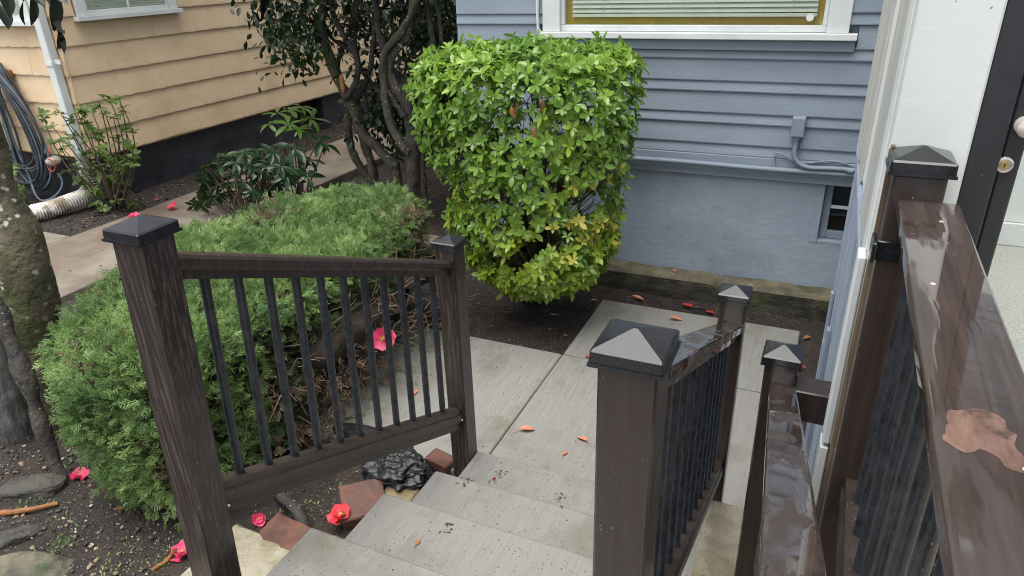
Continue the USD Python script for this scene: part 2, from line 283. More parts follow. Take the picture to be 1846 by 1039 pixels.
# wet rail tops: water films with crisp edges on brown paint
M('wet_rail', {'g': ('geometry', {}), 'm': ('mapping', {'scale': (22, 3.6, 22)}), 'n': ('noise_texture', {'scale': 1.0, 'detail': 3.5, 'roughness': .45}),
               'w': ('map_range', {'from_min': .45, 'from_max': .50, 'to_min': 0, 'to_max': 1, 'clamp': True}),
               'rr': ('map_range', {'from_min': 0, 'from_max': 1, 'to_min': .40, 'to_max': .04}),
               'gm': ('mapping', {'scale': (60, 3, 60)}), 'gn': ('noise_texture', {'scale': 1.0, 'detail': 5, 'distortion': 1.5}), 'gr': ('rgb_ramp', {'ramp': [(.35, (.017, .0115, .0095)), (.65, (.033, .023, .019))]}),
               'v': ('voronoi_texture', {'scale': 34.0}), 'vd': ('map_range', {'from_min': .10, 'from_max': .16, 'to_min': .5, 'to_max': 0, 'clamp': True}),
               'ad': ('math', {'math_type': 'add'}), 'b': ('bump', {'strength': .15, 'distance': .001}),
               'p': ('principled_bsdf', {'coat_roughness': .03, 'specular_ior_level': .7})},
  [('w.result', 'p.coat_weight'), ('g.position', 'm.vector'), ('m.vector', 'n.vector'), ('n.fac', 'w.value'), ('w.result', 'rr.value'), ('rr.result', 'p.roughness'), ('g.position', 'gm.vector'), ('gm.vector', 'gn.vector'),
   ('gn.fac', 'gr.fac'), ('gr.color', 'p.base_color'), ('g.position', 'v.vector'), ('v.distance', 'vd.value'), ('w.result', 'ad.value1'), ('vd.result', 'ad.value2'), ('ad.value', 'b.height'), ('b.normal', 'p.normal'), ('b.normal', 'p.coat_normal')])

# ------------------------------------------------------------------ ground
def axis(a, b, step, far):
    fine = np.arange(a, b+1e-6, step); k = np.geomspace(1, far, 14)
    return np.r_[a-k[::-1]*1.0, fine, fine[-1]+k]
gx, gy = axis(-10, .6, .045, 160), axis(.4, 9.5, .045, 160)
GX, GY = np.meshgrid(gx, gy, indexing='ij')
def ground_z(x, y):
    p = np.stack([x, y, 0*x], -1)
    z = -.05+.018*(meshkit.fbm(p*2.2, 2, 3)-.5)*2+.03*(meshkit.fbm(p*9, 3, 5)-.5)+.02*(meshkit.noise(p*31, 9)-.5)
    z = z-.05*((x > -5.15) & (x < -3.7) & (y > 4.4))
    z = z+.035*np.clip((2.2-y)/.8, 0, 1)*(x < -2.0)*(x > -9)
    return z
GZ = ground_z(GX, GY); near = (GX > -10) & (GX < .6) & (GY > .4) & (GY < 9.5); GZ[~near] = -.05
idx = np.arange(GX.size).reshape(GX.shape)
Fg = np.concatenate([np.stack([idx[:-1, :-1], idx[1:, :-1], idx[1:, 1:]], -1).reshape(-1, 3), np.stack([idx[:-1, :-1], idx[1:, 1:], idx[:-1, 1:]], -1).reshape(-1, 3)])
obj('soil_ground', (np.stack([GX, GY, GZ], -1).reshape(-1, 3), Fg), 'soil', smooth=True, kind='structure')

# ------------------------------------------------------------------ walkway of slabs, side path, curb
w = str(UsdGeom.Xform.Define(stage, path(None, 'walkway')).GetPath()); info(stage.GetPrimAtPath(w), kind='structure')
for (x0, x1, y0, y1, dz) in ((-1.286, .055, .6, 3.484, 0), (-1.284, .035, 3.492, 4.30, .002), (-3.1, -1.294, 2.27, 3.486, -.003)):
    obj('slab', box(x0, x1, y0, y1, -.12, dz, .006), 'concrete', w)
w = str(UsdGeom.Xform.Define(stage, path(None, 'side_path')).GetPath()); info(stage.GetPrimAtPath(w), kind='structure')
yy = [2.2, 4.17, 5.7, 7.25, 8.8, 10.3, 12]
for a, b in zip(yy, yy[1:]): obj('slab', box(-6.36+.03*(a > 5), -5.16, a+.004, b-.004, -.12, .0, .008), 'old_concrete', w)
obj('slab', box(-9.2, -6.372, 2.2, 3.86, -.12, -.004, .008), 'old_concrete', w)
c = box(-3.4, .45, 4.59, 4.779, -.15, .115, .012)
c = c.subdivide_to_size(.05); lumpy(c, .012, 9, 3)
fn = c.face_normals; fc = c.triangles_center
w = thing('concrete_kerb', 'low mossy concrete kerb along the foot of the blue stucco wall', 'kerb')
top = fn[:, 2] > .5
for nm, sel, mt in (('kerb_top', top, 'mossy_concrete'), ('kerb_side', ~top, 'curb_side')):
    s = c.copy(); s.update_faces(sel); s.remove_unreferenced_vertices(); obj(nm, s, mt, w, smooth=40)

# ------------------------------------------------------------------ concrete steps
st = thing('concrete_steps', 'flight of pale broom-finished concrete steps going down to the walkway', 'steps')
RISE, RUN = .1669, .357
noses = [2.263, 1.901, 1.556, 1.192, .83]
for i, yn in enumerate(noses):
    zt = RISE*(i+1); y0 = noses[i+1]-.02 if i < 4 else -1.2
    prof = [(yn, 0-.02), (yn, zt-.012), (yn-.004, zt-.004), (yn-.012, zt), (y0, zt), (y0, -.02)]
    t = trimesh.creation.extrude_polygon(Polygon([(p[0], p[1]) for p in prof]), 1.10, engine='earcut')
    v = np.array(t.vertices); t.vertices = np.column_stack([v[:, 2]-1.25, v[:, 0], v[:, 1]]); t.fix_normals()
    obj('step', t, 'concrete', st)
f = box(-2.1, -1.27, .3, 1.575, -.2, .03, .012).subdivide_to_size(.08); lumpy(f, .008, 8)
obj('concrete_pad', f, 'block_concrete', smooth=40, kind='structure')

# ------------------------------------------------------------------ railings
def post(cx, cy, z0, z1, parent, mat, wd=.0875, lean=None, capw=.106):
    h = wd/2
    def L(m): 
        if lean is not None: v = np.array(m.vertices); v[:, 0] += lean(v[:, 1], v[:, 2]); m.vertices = v
        return m
    b = box(cx-h, cx+h, cy-h, cy+h, z0, z1, .004).subdivide_to_size(.12) if lean is not None else box(cx-h, cx+h, cy-h, cy+h, z0, z1, .004)
    p = obj('post', L(b), mat, parent)
    k = capw/2; P = []
    for sx in (-1, 1):
        for sy in (-1, 1):
            P += [(sx*k, sy*(k-.003), .002), (sx*(k-.003), sy*k, .002), (sx*k, sy*(k-.003), .024), (sx*(k-.003), sy*k, .024), (sx*(k-.004), sy*(k-.004), .0275), (sx*.003, sy*.003, .046)]
    c = hull(np.array(P)+(cx, cy, z1))
    lip = hull(np.array([(sx*(k+.0025), sy*(k+.0025), zz) for sx in (-1, 1) for sy in (-1, 1) for zz in (.0005, .006)])+(cx, cy, z1))
    obj('post_cap', L(trimesh.util.concatenate([c, lip])), 'cap_plastic', p)
    return p
def rail_profile(w, h, r=.012, sub=.036, subh=.03):
    a = w/2
    return [(-sub/2, -h-subh), (sub/2, -h-subh), (sub/2, -h-.006), (a*.8, -h), (a, -h+.008), (a, -r), (a-r*.3, -r*.3), (a-r, 0), (-a+r, 0), (-a+r*.3, -r*.3), (-a, -r), (-a, -h+.008), (-a*.8, -h), (-sub/2, -h-.006)]
bot_profile = [(-.020, -.105), (.020, -.105), (.020, -.066), (.030, -.062), (.030, -.028), (.024, -.024), (.024, 0), (-.024, 0), (-.024, -.024), (-.030, -.028), (-.030, -.062), (-.020, -.066)]
def baluster(x, y, z0, z1, r=.0122): return tube([(x, y, z0), (x, y, (z0+z1)/2), (x, y, z1)], r, 14)

def leanL(y, z): return -.073*(1.69-z)/.96*np.clip((2.2-y)/1.24, 0, 1.2)
def leaned(mh):
    v = np.array(mh.vertices); v[:, 0] += leanL(v[:, 1], v[:, 2]); mh.vertices = v; return mh
lr = thing('stair_railing', 'dark brown stair railing with black balusters left of the concrete steps', 'railing', group='brown railings of the steps and porch')
XL = -1.295
post(XL, .932, -.05, 1.70, lr, 'brown_weathered', lean=leanL)
post(XL-.002, 2.215, -.05, 1.195, lr, 'brown_weathered')
ty = lambda y: 1.645-.415*(y-.98)
by = lambda y: .985-.447*(y-.97)
obj('top_rail', leaned(prism(rail_profile(.068, .036), (XL, .972, ty(.972)), (XL, 2.176, ty(2.176)))), 'brown_paint', lr, smooth=25)
obj('bottom_rail', leaned(prism(bot_profile, (XL, .972, by(.972)), (XL, 2.176, by(2.176)))), 'bottom_rail_paint', lr)
for k in range(11):
    y = 1.065+k*.1005
    obj('baluster', leaned(baluster(XL, y, by(y)-.005, ty(y)-.06)), 'black_metal', lr, smooth=60)

for (yv, zv) in ((2.162, .40), (.985, .90)):
    obj('screw', leaned(trimesh.creation.icosphere(1, .0045).apply_translation((XL+.031, yv, zv))), 'trim_white', lr)
rr_ = thing('stair_railing', 'dark brown stair railing with black balusters right of the concrete steps', 'railing', group='brown railings of the steps and porch')
XR = -.2065
post(XR, .862, .3, 1.677, rr_, 'brown_paint')
post(XR, 2.285, -.05, 1.122, rr_, 'brown_paint')
ty2 = lambda y: 1.650-.455*(y-.905); by2 = lambda y: 1.02-.43*(y-.905)
obj('top_rail', prism(rail_profile(.075, .036, .006), (XR+.008, .903, ty2(.903)), (XR+.008, 2.244, ty2(2.244))), 'wet_rail', rr_, smooth=25)
obj('bottom_rail', prism(bot_profile, (XR+.006, .903, by2(.903)), (XR+.006, 2.244, by2(2.244))), 'bottom_rail_paint', rr_)
for k in range(12):
    y = .985+k*.1; obj('baluster', baluster(XR+.006, y, by2(y)-.005, ty2(y)-.06), 'black_metal', rr_, smooth=60)

pr = thing('porch_railing', 'level brown porch railing with a wet top rail against the white corner board', 'railing', group='brown railings of the steps and porch')
post(.169, 1.455, .0, 1.828, pr, 'brown_paint')
obj('top_rail', prism(rail_profile(.100, .030, .005, .045, .03), (.190, 1.411, 1.782), (.1775, -.35, 1.782)), 'wet_rail', pr, smooth=25)
obj('bottom_rail', prism(bot_profile, (.180, 1.411, 1.13), (.168, -.35, 1.13)), 'bottom_rail_paint', pr)
for k in range(17):
    y = 1.34-k*.1; obj('baluster', baluster(.182-.007*k/12, y, 1.12, 1.73, .0112), 'black_metal', pr, smooth=60)
obj('rail_bracket', [box(.112, .120, 1.385, 1.45, 1.66, 1.70, .002), box(.120, .165, 1.401, 1.410, 1.66, 1.70, .002)], 'cap_plastic', pr)

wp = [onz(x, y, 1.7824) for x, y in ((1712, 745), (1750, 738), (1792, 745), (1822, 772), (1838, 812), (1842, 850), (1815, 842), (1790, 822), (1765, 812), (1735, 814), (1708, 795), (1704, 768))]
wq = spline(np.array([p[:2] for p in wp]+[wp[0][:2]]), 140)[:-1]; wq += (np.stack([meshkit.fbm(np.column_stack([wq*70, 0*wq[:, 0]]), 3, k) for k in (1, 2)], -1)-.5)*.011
obj('peach_patch', trimesh.creation.extrude_polygon(Polygon(wq).buffer(0), .0004, engine='earcut').apply_translation((0, 0, 1.7822)), 'peach_paint', pr)  # thin ragged peach-brown patch laid over the rail top
for yv, xv in ((1.30, .20), (.62, .205), (1.02, .165)): obj('screw', trimesh.creation.cylinder(.0035, .0012, sections=10).apply_translation((xv, yv, 1.7824)), 'metal_old', pr)
lh = thing('lower_handrail', 'short brown handrail with one capped post, below and left of the porch railing', 'railing')
post(-.018, 1.79, -.05, 1.19, lh, 'brown_paint', wd=.083, capw=.1)
pf = rail_profile(.07, .032, .006, .04, .03)
obj('handrail', prism(pf, (-.006, 1.748, 1.135), (.046, .45, 1.66)), 'wet_rail', lh, smooth=25)
obj('connector', box(.0245, .117, 1.745, 1.83, 1.03, 1.125, .003), 'brown_paint', lh)
for k in range(5):
    y = 1.6-k*.105; obj('baluster', baluster(.0+.04*(1.748-y), y, .55+.4*(1.7-y), 1.09+.4*(1.7-y)), 'black_metal', lh, smooth=60)

bl = box(-.195, .01, 1.0, 2.14, -.1, .35, .014).subdivide_to_size(.05); lumpy(bl, .010, 9, 2)
tag = obj('concrete_block', bl, 'block_concrete', smooth=45, label='rough yellowish concrete block at the foot of the right stair railing', cat='block')

# ------------------------------------------------------------------ enclosed porch on the right (white corner board, blue skirt, door)
ep = thing('enclosed_porch', 'white corner of an enclosed porch with a black door and peeling blue side boards', 'building')
XC = .118
obj('corner_board', box(XC, .2505, 1.512, 1.56, 1.135, 3.2, .004), 'white_paint', ep)
obj('corner_board', box(XC+.002, .249, 1.510, 1.56, -.05, 1.13, .004), 'white_paint', ep)
obj('wood_strip', box(.1185, .1255, 1.497, 1.5095, .0, 1.86), 'raw_wood', ep)
obj('corner_strip', [box(.100, .1165, 1.513, 1.575, 1.137, 1.62, .003), box(.098, .1165, 1.511, 1.575, -.04, 1.128, .003)], 'white_paint', ep)
obj('side_wall', box(XC+.03, XC+.09, 1.57, 2.865, -.05, 3.2), 'blue_boards', ep)
rb = np.random.default_rng(3)
yb = 1.562
while yb < 2.86:
    wbd = min(rb.uniform(.07, .13), 2.872-yb); xo = rb.uniform(0, .006)
    t = box(XC+.001+xo, XC+.03, yb+.003, yb+wbd-rb.uniform(.002, .008), -.04+rb.uniform(0, .05), 1.552, .002)
    obj('skirt_board', t, 'blue_boards', ep); yb += wbd
obj('skirt_batten', box(XC-.011, XC+.0005, 2.42, 2.46, .15, .98, .002), 'blue_boards', ep)
obj('skirt_batten', box(XC-.009, XC+.0005, 2.66, 2.69, -.02, 1.02, .002), 'blue_boards', ep)
for a, b, o, mt in ((1.563, 1.66, .000, 'white_paint'), (1.663, 2.03, .004, 'trim_grey'), (2.033, 2.30, .010, 'trim_white'), (2.303, 2.56, .004, 'trim_grey'), (2.563, 2.875, .0, 'trim_grey')):
    obj('side_trim', box(XC-.001+o-.004, XC+.03, a, b, 1.556+.02*rb.random(), 3.2, .003), mt, ep)
obj('side_rail', box(XC-.006, XC+.029, 1.57, 2.873, 1.525, 1.551, .003), 'blue_boards', ep)
obj('back_wall', [box(.118+.09, .50, 2.79, 2.87, .0, 3.0), box(.42, .50, 2.8701, 4.10, .0, 3.0), box(.5001, 4.2, 4.03, 4.10, .0, 3.0)], 'blue_paint', ep)
obj('porch_floor', box(.503, 4.2, 1.575, 4.0, .74, .83), 'carpet', ep)
obj('porch_floor', box(.21, .502, 1.575, 2.785, .74, .83), 'carpet', ep)
obj('inner_wall', [box(.502, 4.2, 3.995, 4.028, .95, 3.0), box(.5005, .53, 2.79, 3.994, .84, 3.0)], 'plaster', ep)
obj('baseboard', box(.531, 4.2, 3.975, 3.994, .831, .949, .003), 'trim_white', ep)
fr = obj('door_frame', [box(.251, .302, 1.515, 1.57, .86, 3.0, .003), box(.251, 1.26, 1.515, 1.57, 3.001, 3.06, .003), box(1.207, 1.26, 1.515, 1.57, .86, 3.0, .003), box(.302, 1.207, 1.515, 1.6, .80, .859, .003)], 'black_paint', ep)
dr = obj('door', [box(.306, .338, 1.532, 1.572, .872, 2.99, .003), box(1.165, 1.203, 1.532, 1.572, .872, 2.99, .003), box(.3381, 1.1649, 1.533, 1.571, .872, 1.06, .003), box(.3381, 1.1649, 1.533, 1.571, 2.85, 2.99, .003)], 'black_paint', ep)
obj('glass', box(.336, 1.167, 1.548, 1.553, 1.05, 2.86), 'pane', dr)
def lathe_y(prof, cx, cy, cz, n=28):
    """profile of (radius, outwards along -y)"""
    P = []; 
    for r, d in prof: P.append([(cx+r*math.cos(a), cy-d, cz+r*math.sin(a)) for a in np.arange(n)*2*np.pi/n])
    V = np.array(P).reshape(-1, 3); F = []
    for i in range(len(prof)-1):
        for j in range(n):
            a, b = i*n+j, i*n+(j+1) % n; F += [(a, b, b+n), (a, b+n, a+n)]
    t = trimesh.Trimesh(V, np.array(F), process=True); t.fix_normals(); return t
lk = np.array([.3125, 1.532, 1.83])
obj('deadbolt', lathe_y([(.0, .0), (.0158, .0), (.0158, .004), (.0145, .006), (.012, .0072), (.0105, .0066), (.0, .0066)], *lk), 'chrome', dr, smooth=30)
obj('lock_cylinder', lathe_y([(.0, .006), (.0072, .0066), (.0068, .0088), (.0, .009)], *lk), 'brass', dr, smooth=30)
obj('keyhole', [box(lk[0]-.0007, lk[0]+.0007, lk[1]-.0096, lk[1]-.0085, lk[2]-.004, lk[2]+.001), lathe_y([(.0, .009), (.0016, .009), (.0016, .0096), (0, .0096)], lk[0], lk[1], lk[2]+.0015, 12)], 'keyhole', dr)
kb = [(.0, 0), (.016, 0), (.016, .004), (.008, .007), (.007, .016), (.012, .021), (.0165, .028), (.017, .035), (.014, .041), (.007, .0445), (0, .045)]
obj('door_knob', lathe_y(kb, .3265, 1.532, 1.905), 'metal_old', dr, smooth=40)
obj('wall', box(1.262, 4.2, 1.52, 1.57, .5, 3.06), 'white_paint', ep)
obj('porch_deck', box(.245, 4.2, -1.5, 1.505, .70, .82), 'block_concrete', kind='structure')

# ------------------------------------------------------------------ blue house
bh = thing('blue_house', 'blue clapboard house with a white-framed window and stucco foundation', 'house')
BX0, BX1, BY = -2.585, 6.0, 4.78
WX0, WX1, WZ0, WZ1 = -1.905, .035, 1.765, 3.2
obj('wall', [box(BX0+.01, WX0+.08, BY+.03, BY+.12, .84, 4.8), box(WX1-.08, BX1, BY+.03, BY+.12, .84, 4.8), box(WX0+.08, WX1-.08, BY+.03, BY+.12, .84, WZ0+.03), box(WX0+.08, WX1-.08, BY+.03, BY+.12, WZ1-.03, 4.8),
             box(BX0+.01, BX0+.1, BY+.12, 11.5, .84, 4.8), box(BX0+.1, BX1, 11.4, 11.5, .84, 4.8)], 'blue_paint', bh)
fnd = [box(-2.5, .0, BY, BY+.2, -.2, .838), box(.0, .62, BY, BY+.2, -.2, .43), box(.62, BX1, BY, BY+.2, -.2, .838), box(-2.5, -2.3, BY+.2, 11.4, -.2, .838)]
obj('foundation', fnd, 'blue_stucco', bh)
obj('roof', box(BX0-.5, BX1+.5, BY-.45, 12, 4.8, 4.95), 'black_foundation', bh)
lines = [.99]
for k in range(20): lines += [1.063+k*.2035, 1.200+k*.2035]
def clap(x0, x1, za, zb, proud=.017):
    """one board: thick at its lower edge, thin at the top"""
    q = [(-.004, zb+.012), (.03, zb+.012), (.03, za), (-proud, za), (-proud-.001, za+.006)]
    t = trimesh.creation.extrude_polygon(Polygon(q), x1-x0, engine='earcut'); v = np.array(t.vertices)
    t.vertices = np.column_stack([v[:, 2]+x0, BY+v[:, 0], v[:, 1]]); t.fix_normals(); return t
for za, zb in zip(lines, lines[1:]):
    if zb > WZ0-.06 and za < WZ1:
        if za > WZ0-.05:
            obj('clapboard', clap(BX0, WX0-.001, za, zb), 'blue_paint', bh); obj('clapboard', clap(WX1+.001, BX1, za, zb), 'blue_paint', bh)
        else:
            obj('clapboard', clap(BX0, WX0-.03, za, zb), 'blue_paint', bh); obj('clapboard', clap(WX1+.055, BX1, za, zb), 'blue_paint', bh)
            obj('clapboard', clap(WX0-.029, WX1+.054, za, min(zb, WZ0-.095)), 'blue_paint', bh)
    else:
        cut = rb.uniform(-2.1, .1) if len(used) % 3 == 0 else BX1-1.2; obj('clapboard', clap(BX0, cut, za, zb), 'blue_paint', bh); obj('clapboard', clap(cut+.001, BX1, za, zb, .0172), 'blue_paint', bh)
obj('water_table', [box(BX0, BX1, BY-.022, BY+.03, .84, .988, .004)], 'blue_paint', bh)
xs = np.linspace(BX0, 3, 40)
obj('pipe', tube(np.column_stack([xs, np.full(40, BY-.045), .925+.003*np.sin(xs*5)]), .017, 10), 'blue_paint', bh, smooth=60)
def frame(outer, inner): return trimesh.boolean.difference([outer, inner], engine='manifold')
wn = obj('window', frame(box(WX0, WX1, BY-.03, BY+.05, WZ0, WZ1+.125, .003), box(WX0+.125, WX1-.125, BY-.1, BY+.1, WZ0-.1, WZ1)), 'trim_white', bh)
obj('window_sill', [box(WX0-.028, WX1+.05, BY-.065, BY+.05, WZ0-.04, WZ0-.001, .004), ], 'trim_white', wn)
s = box(WX0-.022, WX1+.044, BY-.034, BY-.005, WZ0-.105, WZ0-.0405, .003); obj('apron', s, 'blue_paint', wn)
obj('sash', [box(WX0+.126, WX1-.126, BY-.005, BY+.045, WZ0+.001, WZ0+.04, .003), box(WX0+.126, WX0+.15, BY-.004, BY+.045, WZ0+.041, WZ1, .003), box(WX1-.15, WX1-.126, BY-.004, BY+.045, WZ0+.041, WZ1, .003)], 'trim_white', wn)
obj('glass', box(WX0+.149, WX1-.149, BY+.012, BY+.017, WZ0+.039, WZ1), 'pane', wn)
obj('blind', [hull([(x, BY+.024+yy_, zz+dz) for x in (WX0+.20, WX1-.19) for yy_, dz in ((0, 0), (.012, .0262), (0, .0018), (.012, .028))]) for zz in np.arange(WZ0+.115, WZ1, .0295)] + [box(WX0+.2, WX1-.19, BY+.022, BY+.04, WZ0+.088, WZ0+.108, .002)], 'blind', wn)
obj('blind_cord', [tube([(x, BY+.022, WZ0+.09), (x+.004, BY+.022, 2.3), (x, BY+.022, WZ1)], .0016, 5) for x in (WX0+.42, -.95, -.30)], 'blind', wn)
obj('inner_frame', [box(WX0+.12, WX1-.12, BY+.055, BY+.08, WZ0, WZ1)], 'ochre', wn)
obj('sticker', lathe_y([(0, 0), (.022, 0), (.022, .001), (0, .001)], -.19, BY+.011, WZ0+.085, 20), 'trim_white', wn)
obj('cable', tube([(WX0-.03, BY-.03, WZ0-.05), (WX0-.035, BY-.035, 1.9), (WX0-.02, BY-.03, 2.6), (WX0-.02, BY-.03, 4.7)], .011, 8), 'trim_white', bh, smooth=60)
jb = obj('junction_box', box(-.205, -.125, BY-.075, BY-.018, 1.145, 1.272, .004), 'blue_paint', bh)
obj('box_cover', box(-.200, -.130, BY-.081, BY-.0755, 1.152, 1.265, .002), 'blue_paint', jb)
cp = spline([(-.165, BY-.05, 1.145), (-.167, BY-.05, 1.07), (-.158, BY-.052, 1.005), (-.10, BY-.055, .962), (0, BY-.055, .957), (.3, BY-.055, .955), (.8, BY-.055, .955)], 34)
obj('conduit', [tube(cp, .0145, 10), tube([(-.165, BY-.05, 1.15), (-.165, BY-.05, 1.125)], .021, 12), tube([(.155, BY-.055, .955), (.19, BY-.055, .955)], .02, 12)], 'blue_paint', jb, smooth=60)
obj('wire', tube(spline([(-.29, BY-.03, 1.03), (-.28, BY-.035, .93), (-.27, BY-.03, 1.03), (-.2, BY-.03, 1.0), (-.12, BY-.03, .975), (.2, BY-.03, .97)], 30), .005, 6), 'blue_paint', bh, smooth=60)
bw = obj('basement_window', [box(.0, .05, BY-.002, BY+.14, .431, .837, .003), box(.57, .62, BY-.002, BY+.14, .431, .837, .003), box(.051, .569, BY+.0, BY+.14, .431, .455, .003)], 'blue_stucco', bh)
obj('sash', [box(.052, .10, BY+.05, BY+.08, .457, .835, .003), box(.52, .568, BY+.05, BY+.08, .457, .835, .003), box(.101, .519, BY+.05, BY+.08, .457, .51, .003)], 'blue_paint', bw)
obj('muntin', box(.101, .519, BY+.055, BY+.075, .665, .685, .002), 'trim_white', bw)
obj('glass', box(.10, .52, BY+.062, BY+.066, .5, .836), 'pane', bw)
obj('dark_room', box(.03, .59, BY+.19, BY+.2, .44, .83), 'dark_inside', bw)
obj('shelf', box(.05, .57, BY+.11, BY+.18, .60, .612), 'hose_blue', bw)
obj('corner_strip', box(-1.375, -1.36, BY-.008, BY-.0005, .118, .45, .001), 'black_paint', bh)

# ------------------------------------------------------------------ yellow house
yh = thing('yellow_house', 'yellow shingle-sided house with white windows and a black foundation', 'house')
YX, YY = -7.1, 4.78
CZ = [.463, .733, 1.023, 1.30, 1.581, 1.858]+[2.136+.278*k for k in range(10)]
obj('wall', [box(-13, YX-.02, YY+.02, 15, .44, 4.8)], 'yellow_paint', yh)
obj('foundation', [box(YX-.24, YX-.045, YY+.05, 8.02, -.2, .46), box(YX-.24, YX-.045, 8.68, 15, -.2, .46), box(YX-.24, YX-.045, 8.02, 8.68, -.2, .02), box(-13, YX-.24, YY+.05, YY+.25, -.2, .46)], 'black_foundation', yh)
obj('foundation_vent', [box(YX-.2, YX-.18, 8.02, 8.68, .02, .46), box(YX-.18, YX-.03, 8.0, 8.7, .02, .05, .004)], 'dark_inside', yh)
obj('roof', box(-13.4, YX+.45, YY-.45, 15.5, 4.8, 4.95), 'black_foundation', yh)
rs = np.random.default_rng(11)
def shingle(u0, u1, za, zb, side):
    """one siding sheet with a wavy lower edge; side 'r' faces +x along y, 'l' faces -y along x"""
    n = max(3, int((u1-u0)/.055)); us = np.linspace(u0+.0008, u1-.0008, n)
    wv = .003*np.sin(us*27+za*40)+.0025*np.sin(us*55+za*9)+rs.uniform(-.003, .003); ft, bk = .012+rs.uniform(-.001, .002), -.012
    V = []
    for u, w_ in zip(us, wv): V += [(u, ft, za+w_), (u, ft, za+w_+.02), (u, -.006, zb+.02), (u, bk, zb+.02), (u, bk, za+w_)]
    V = np.array(V); F = []
    for i in range(n-1):
        for j in range(5):
            a, b = 5*i+j, 5*i+(j+1) % 5; F += [(a, b, b+5), (a, b+5, a+5)]
    e_ = 5*n-5
    F += [(0, 1, 2), (0, 2, 3), (0, 3, 4), (e_, e_+2, e_+1), (e_, e_+3, e_+2), (e_, e_+4, e_+3)]
    P = np.column_stack([YX+V[:, 1], V[:, 0], V[:, 2]]) if side == 'r' else np.column_stack([V[:, 0], YY-V[:, 1], V[:, 2]])
    t = trimesh.Trimesh(P, np.array(F), process=False); t.fix_normals(); return t
RW = (5.02, 6.30, 1.85, 3.3)     # window of the right wall: y0 y1 z0 z1
LW = (-8.35, -7.33, 1.83, 3.3)
for ci, (za, zb) in enumerate(zip(CZ, CZ[1:])):
    for side, a, b, wn_ in (('r', YY-.016, 14.9, RW), ('l', -12.9, YX+.016, LW)):
        u = a
        first = rs.uniform(.25, .6)
        while u < b-.01:
            u2 = min(u+(first if u == a else .61), b); segs = [(u, u2)]
            if zb > wn_[2]+.05:
                segs = [(p, q) for p, q in ((u, min(u2, wn_[0])), (max(u, wn_[1]), u2)) if q-p > .02]
            for p, q in segs:
                if za < 2.2 and (q < 12.2 if side == 'r' else p > -9.6): obj('shingle', shingle(p, q, za, zb, side), 'yellow_paint', yh)
            u = u2
obj('upper_siding', [box(YX-.02, YX+.006, YY, 15, 2.15, 4.79), box(-13, YX-.02, YY-.006, YY+.02, 2.15, 4.79)], 'yellow_paint', yh)
for side, w_ in (('r', RW), ('l', LW)):
    a, b, z0, z1 = w_
    def bx(u0, u1, d0, d1, za, zb, bv=.003): return box(YX+d0, YX+d1, u0, u1, za, zb, bv) if side == 'r' else box(u0, u1, YY-d1, YY-d0, za, zb, bv)
    wn = obj('window', frame(bx(a+.02, b-.02, .005, .045, z0, z1+.1), bx(a+.12, b-.12, -.1, .1, z0-.1, z1, 0)), 'trim_white', yh)
    obj('sill', [bx(a-.02, b+.02, .004, .085, z0-.045, z0-.001)], 'trim_white', wn)
    mid = (a+b)/2
    obj('sash', [bx(a+.121, b-.121, .006, .035, z0, z0+.05), bx(mid-.012, mid+.012, .007, .03, z0+.051, z1), bx(a+.121, a+.15, .007, .03, z0+.051, z1), bx(b-.15, b-.121, .007, .03, z0+.051, z1)], 'trim_white', wn)
    obj('glass', bx(a+.14, b-.14, .0165, .0195, z0+.045, z1, 0), 'pane', wn)
    obj('blind', [bx(a+.13, b-.13, .008, .0125, zz, zz+.014, 0) for zz in np.arange(z0+.06, z1, .024)]+[bx(a+.122, b-.122, .0015, .006, z0+.04, z1, 0)], 'blind', wn)
obj('foundation_joint', box(YX-.047, YX-.042, YY+.06, 8.0, .20, .206), 'dark_inside', yh)

# downspout with its flexible extension
ds = thing('downspout', 'white square downspout with a dirty ribbed extension at the yellow house corner', 'downspout')
obj('pipe', box(-7.225, -7.128, 4.672, 4.757, .30, 4.75, .006), 'trim_white', ds)
obj('strap', [box(-7.232, -7.122, 4.664, 4.671, 1.415, 1.455, .001), box(-7.124, -7.04, 4.70, 4.706, 1.43, 1.475, .001)], 'trim_white', ds)
fp = spline([(-7.17, 4.716, .34), (-7.17, 4.715, .22), (-7.165, 4.66, .10), (-7.17, 4.52, .07), (-7.20, 4.33, .055), (-7.26, 4.10, .05)], 220)
rad = .080+.009*np.sign(np.sin(np.arange(220)*.88))*np.abs(np.sin(np.arange(220)*.88))**.5
obj('ribbed_hose', tube(fp, rad, 20, False), 'flex_pipe', ds, smooth=40)
d_ = unit(fp[-1]-fp[-8]); e = tube([fp[-1]-d_*.01, fp[-1]+d_*.12], .085, 4); obj('outlet', e, 'flex_pipe', ds)

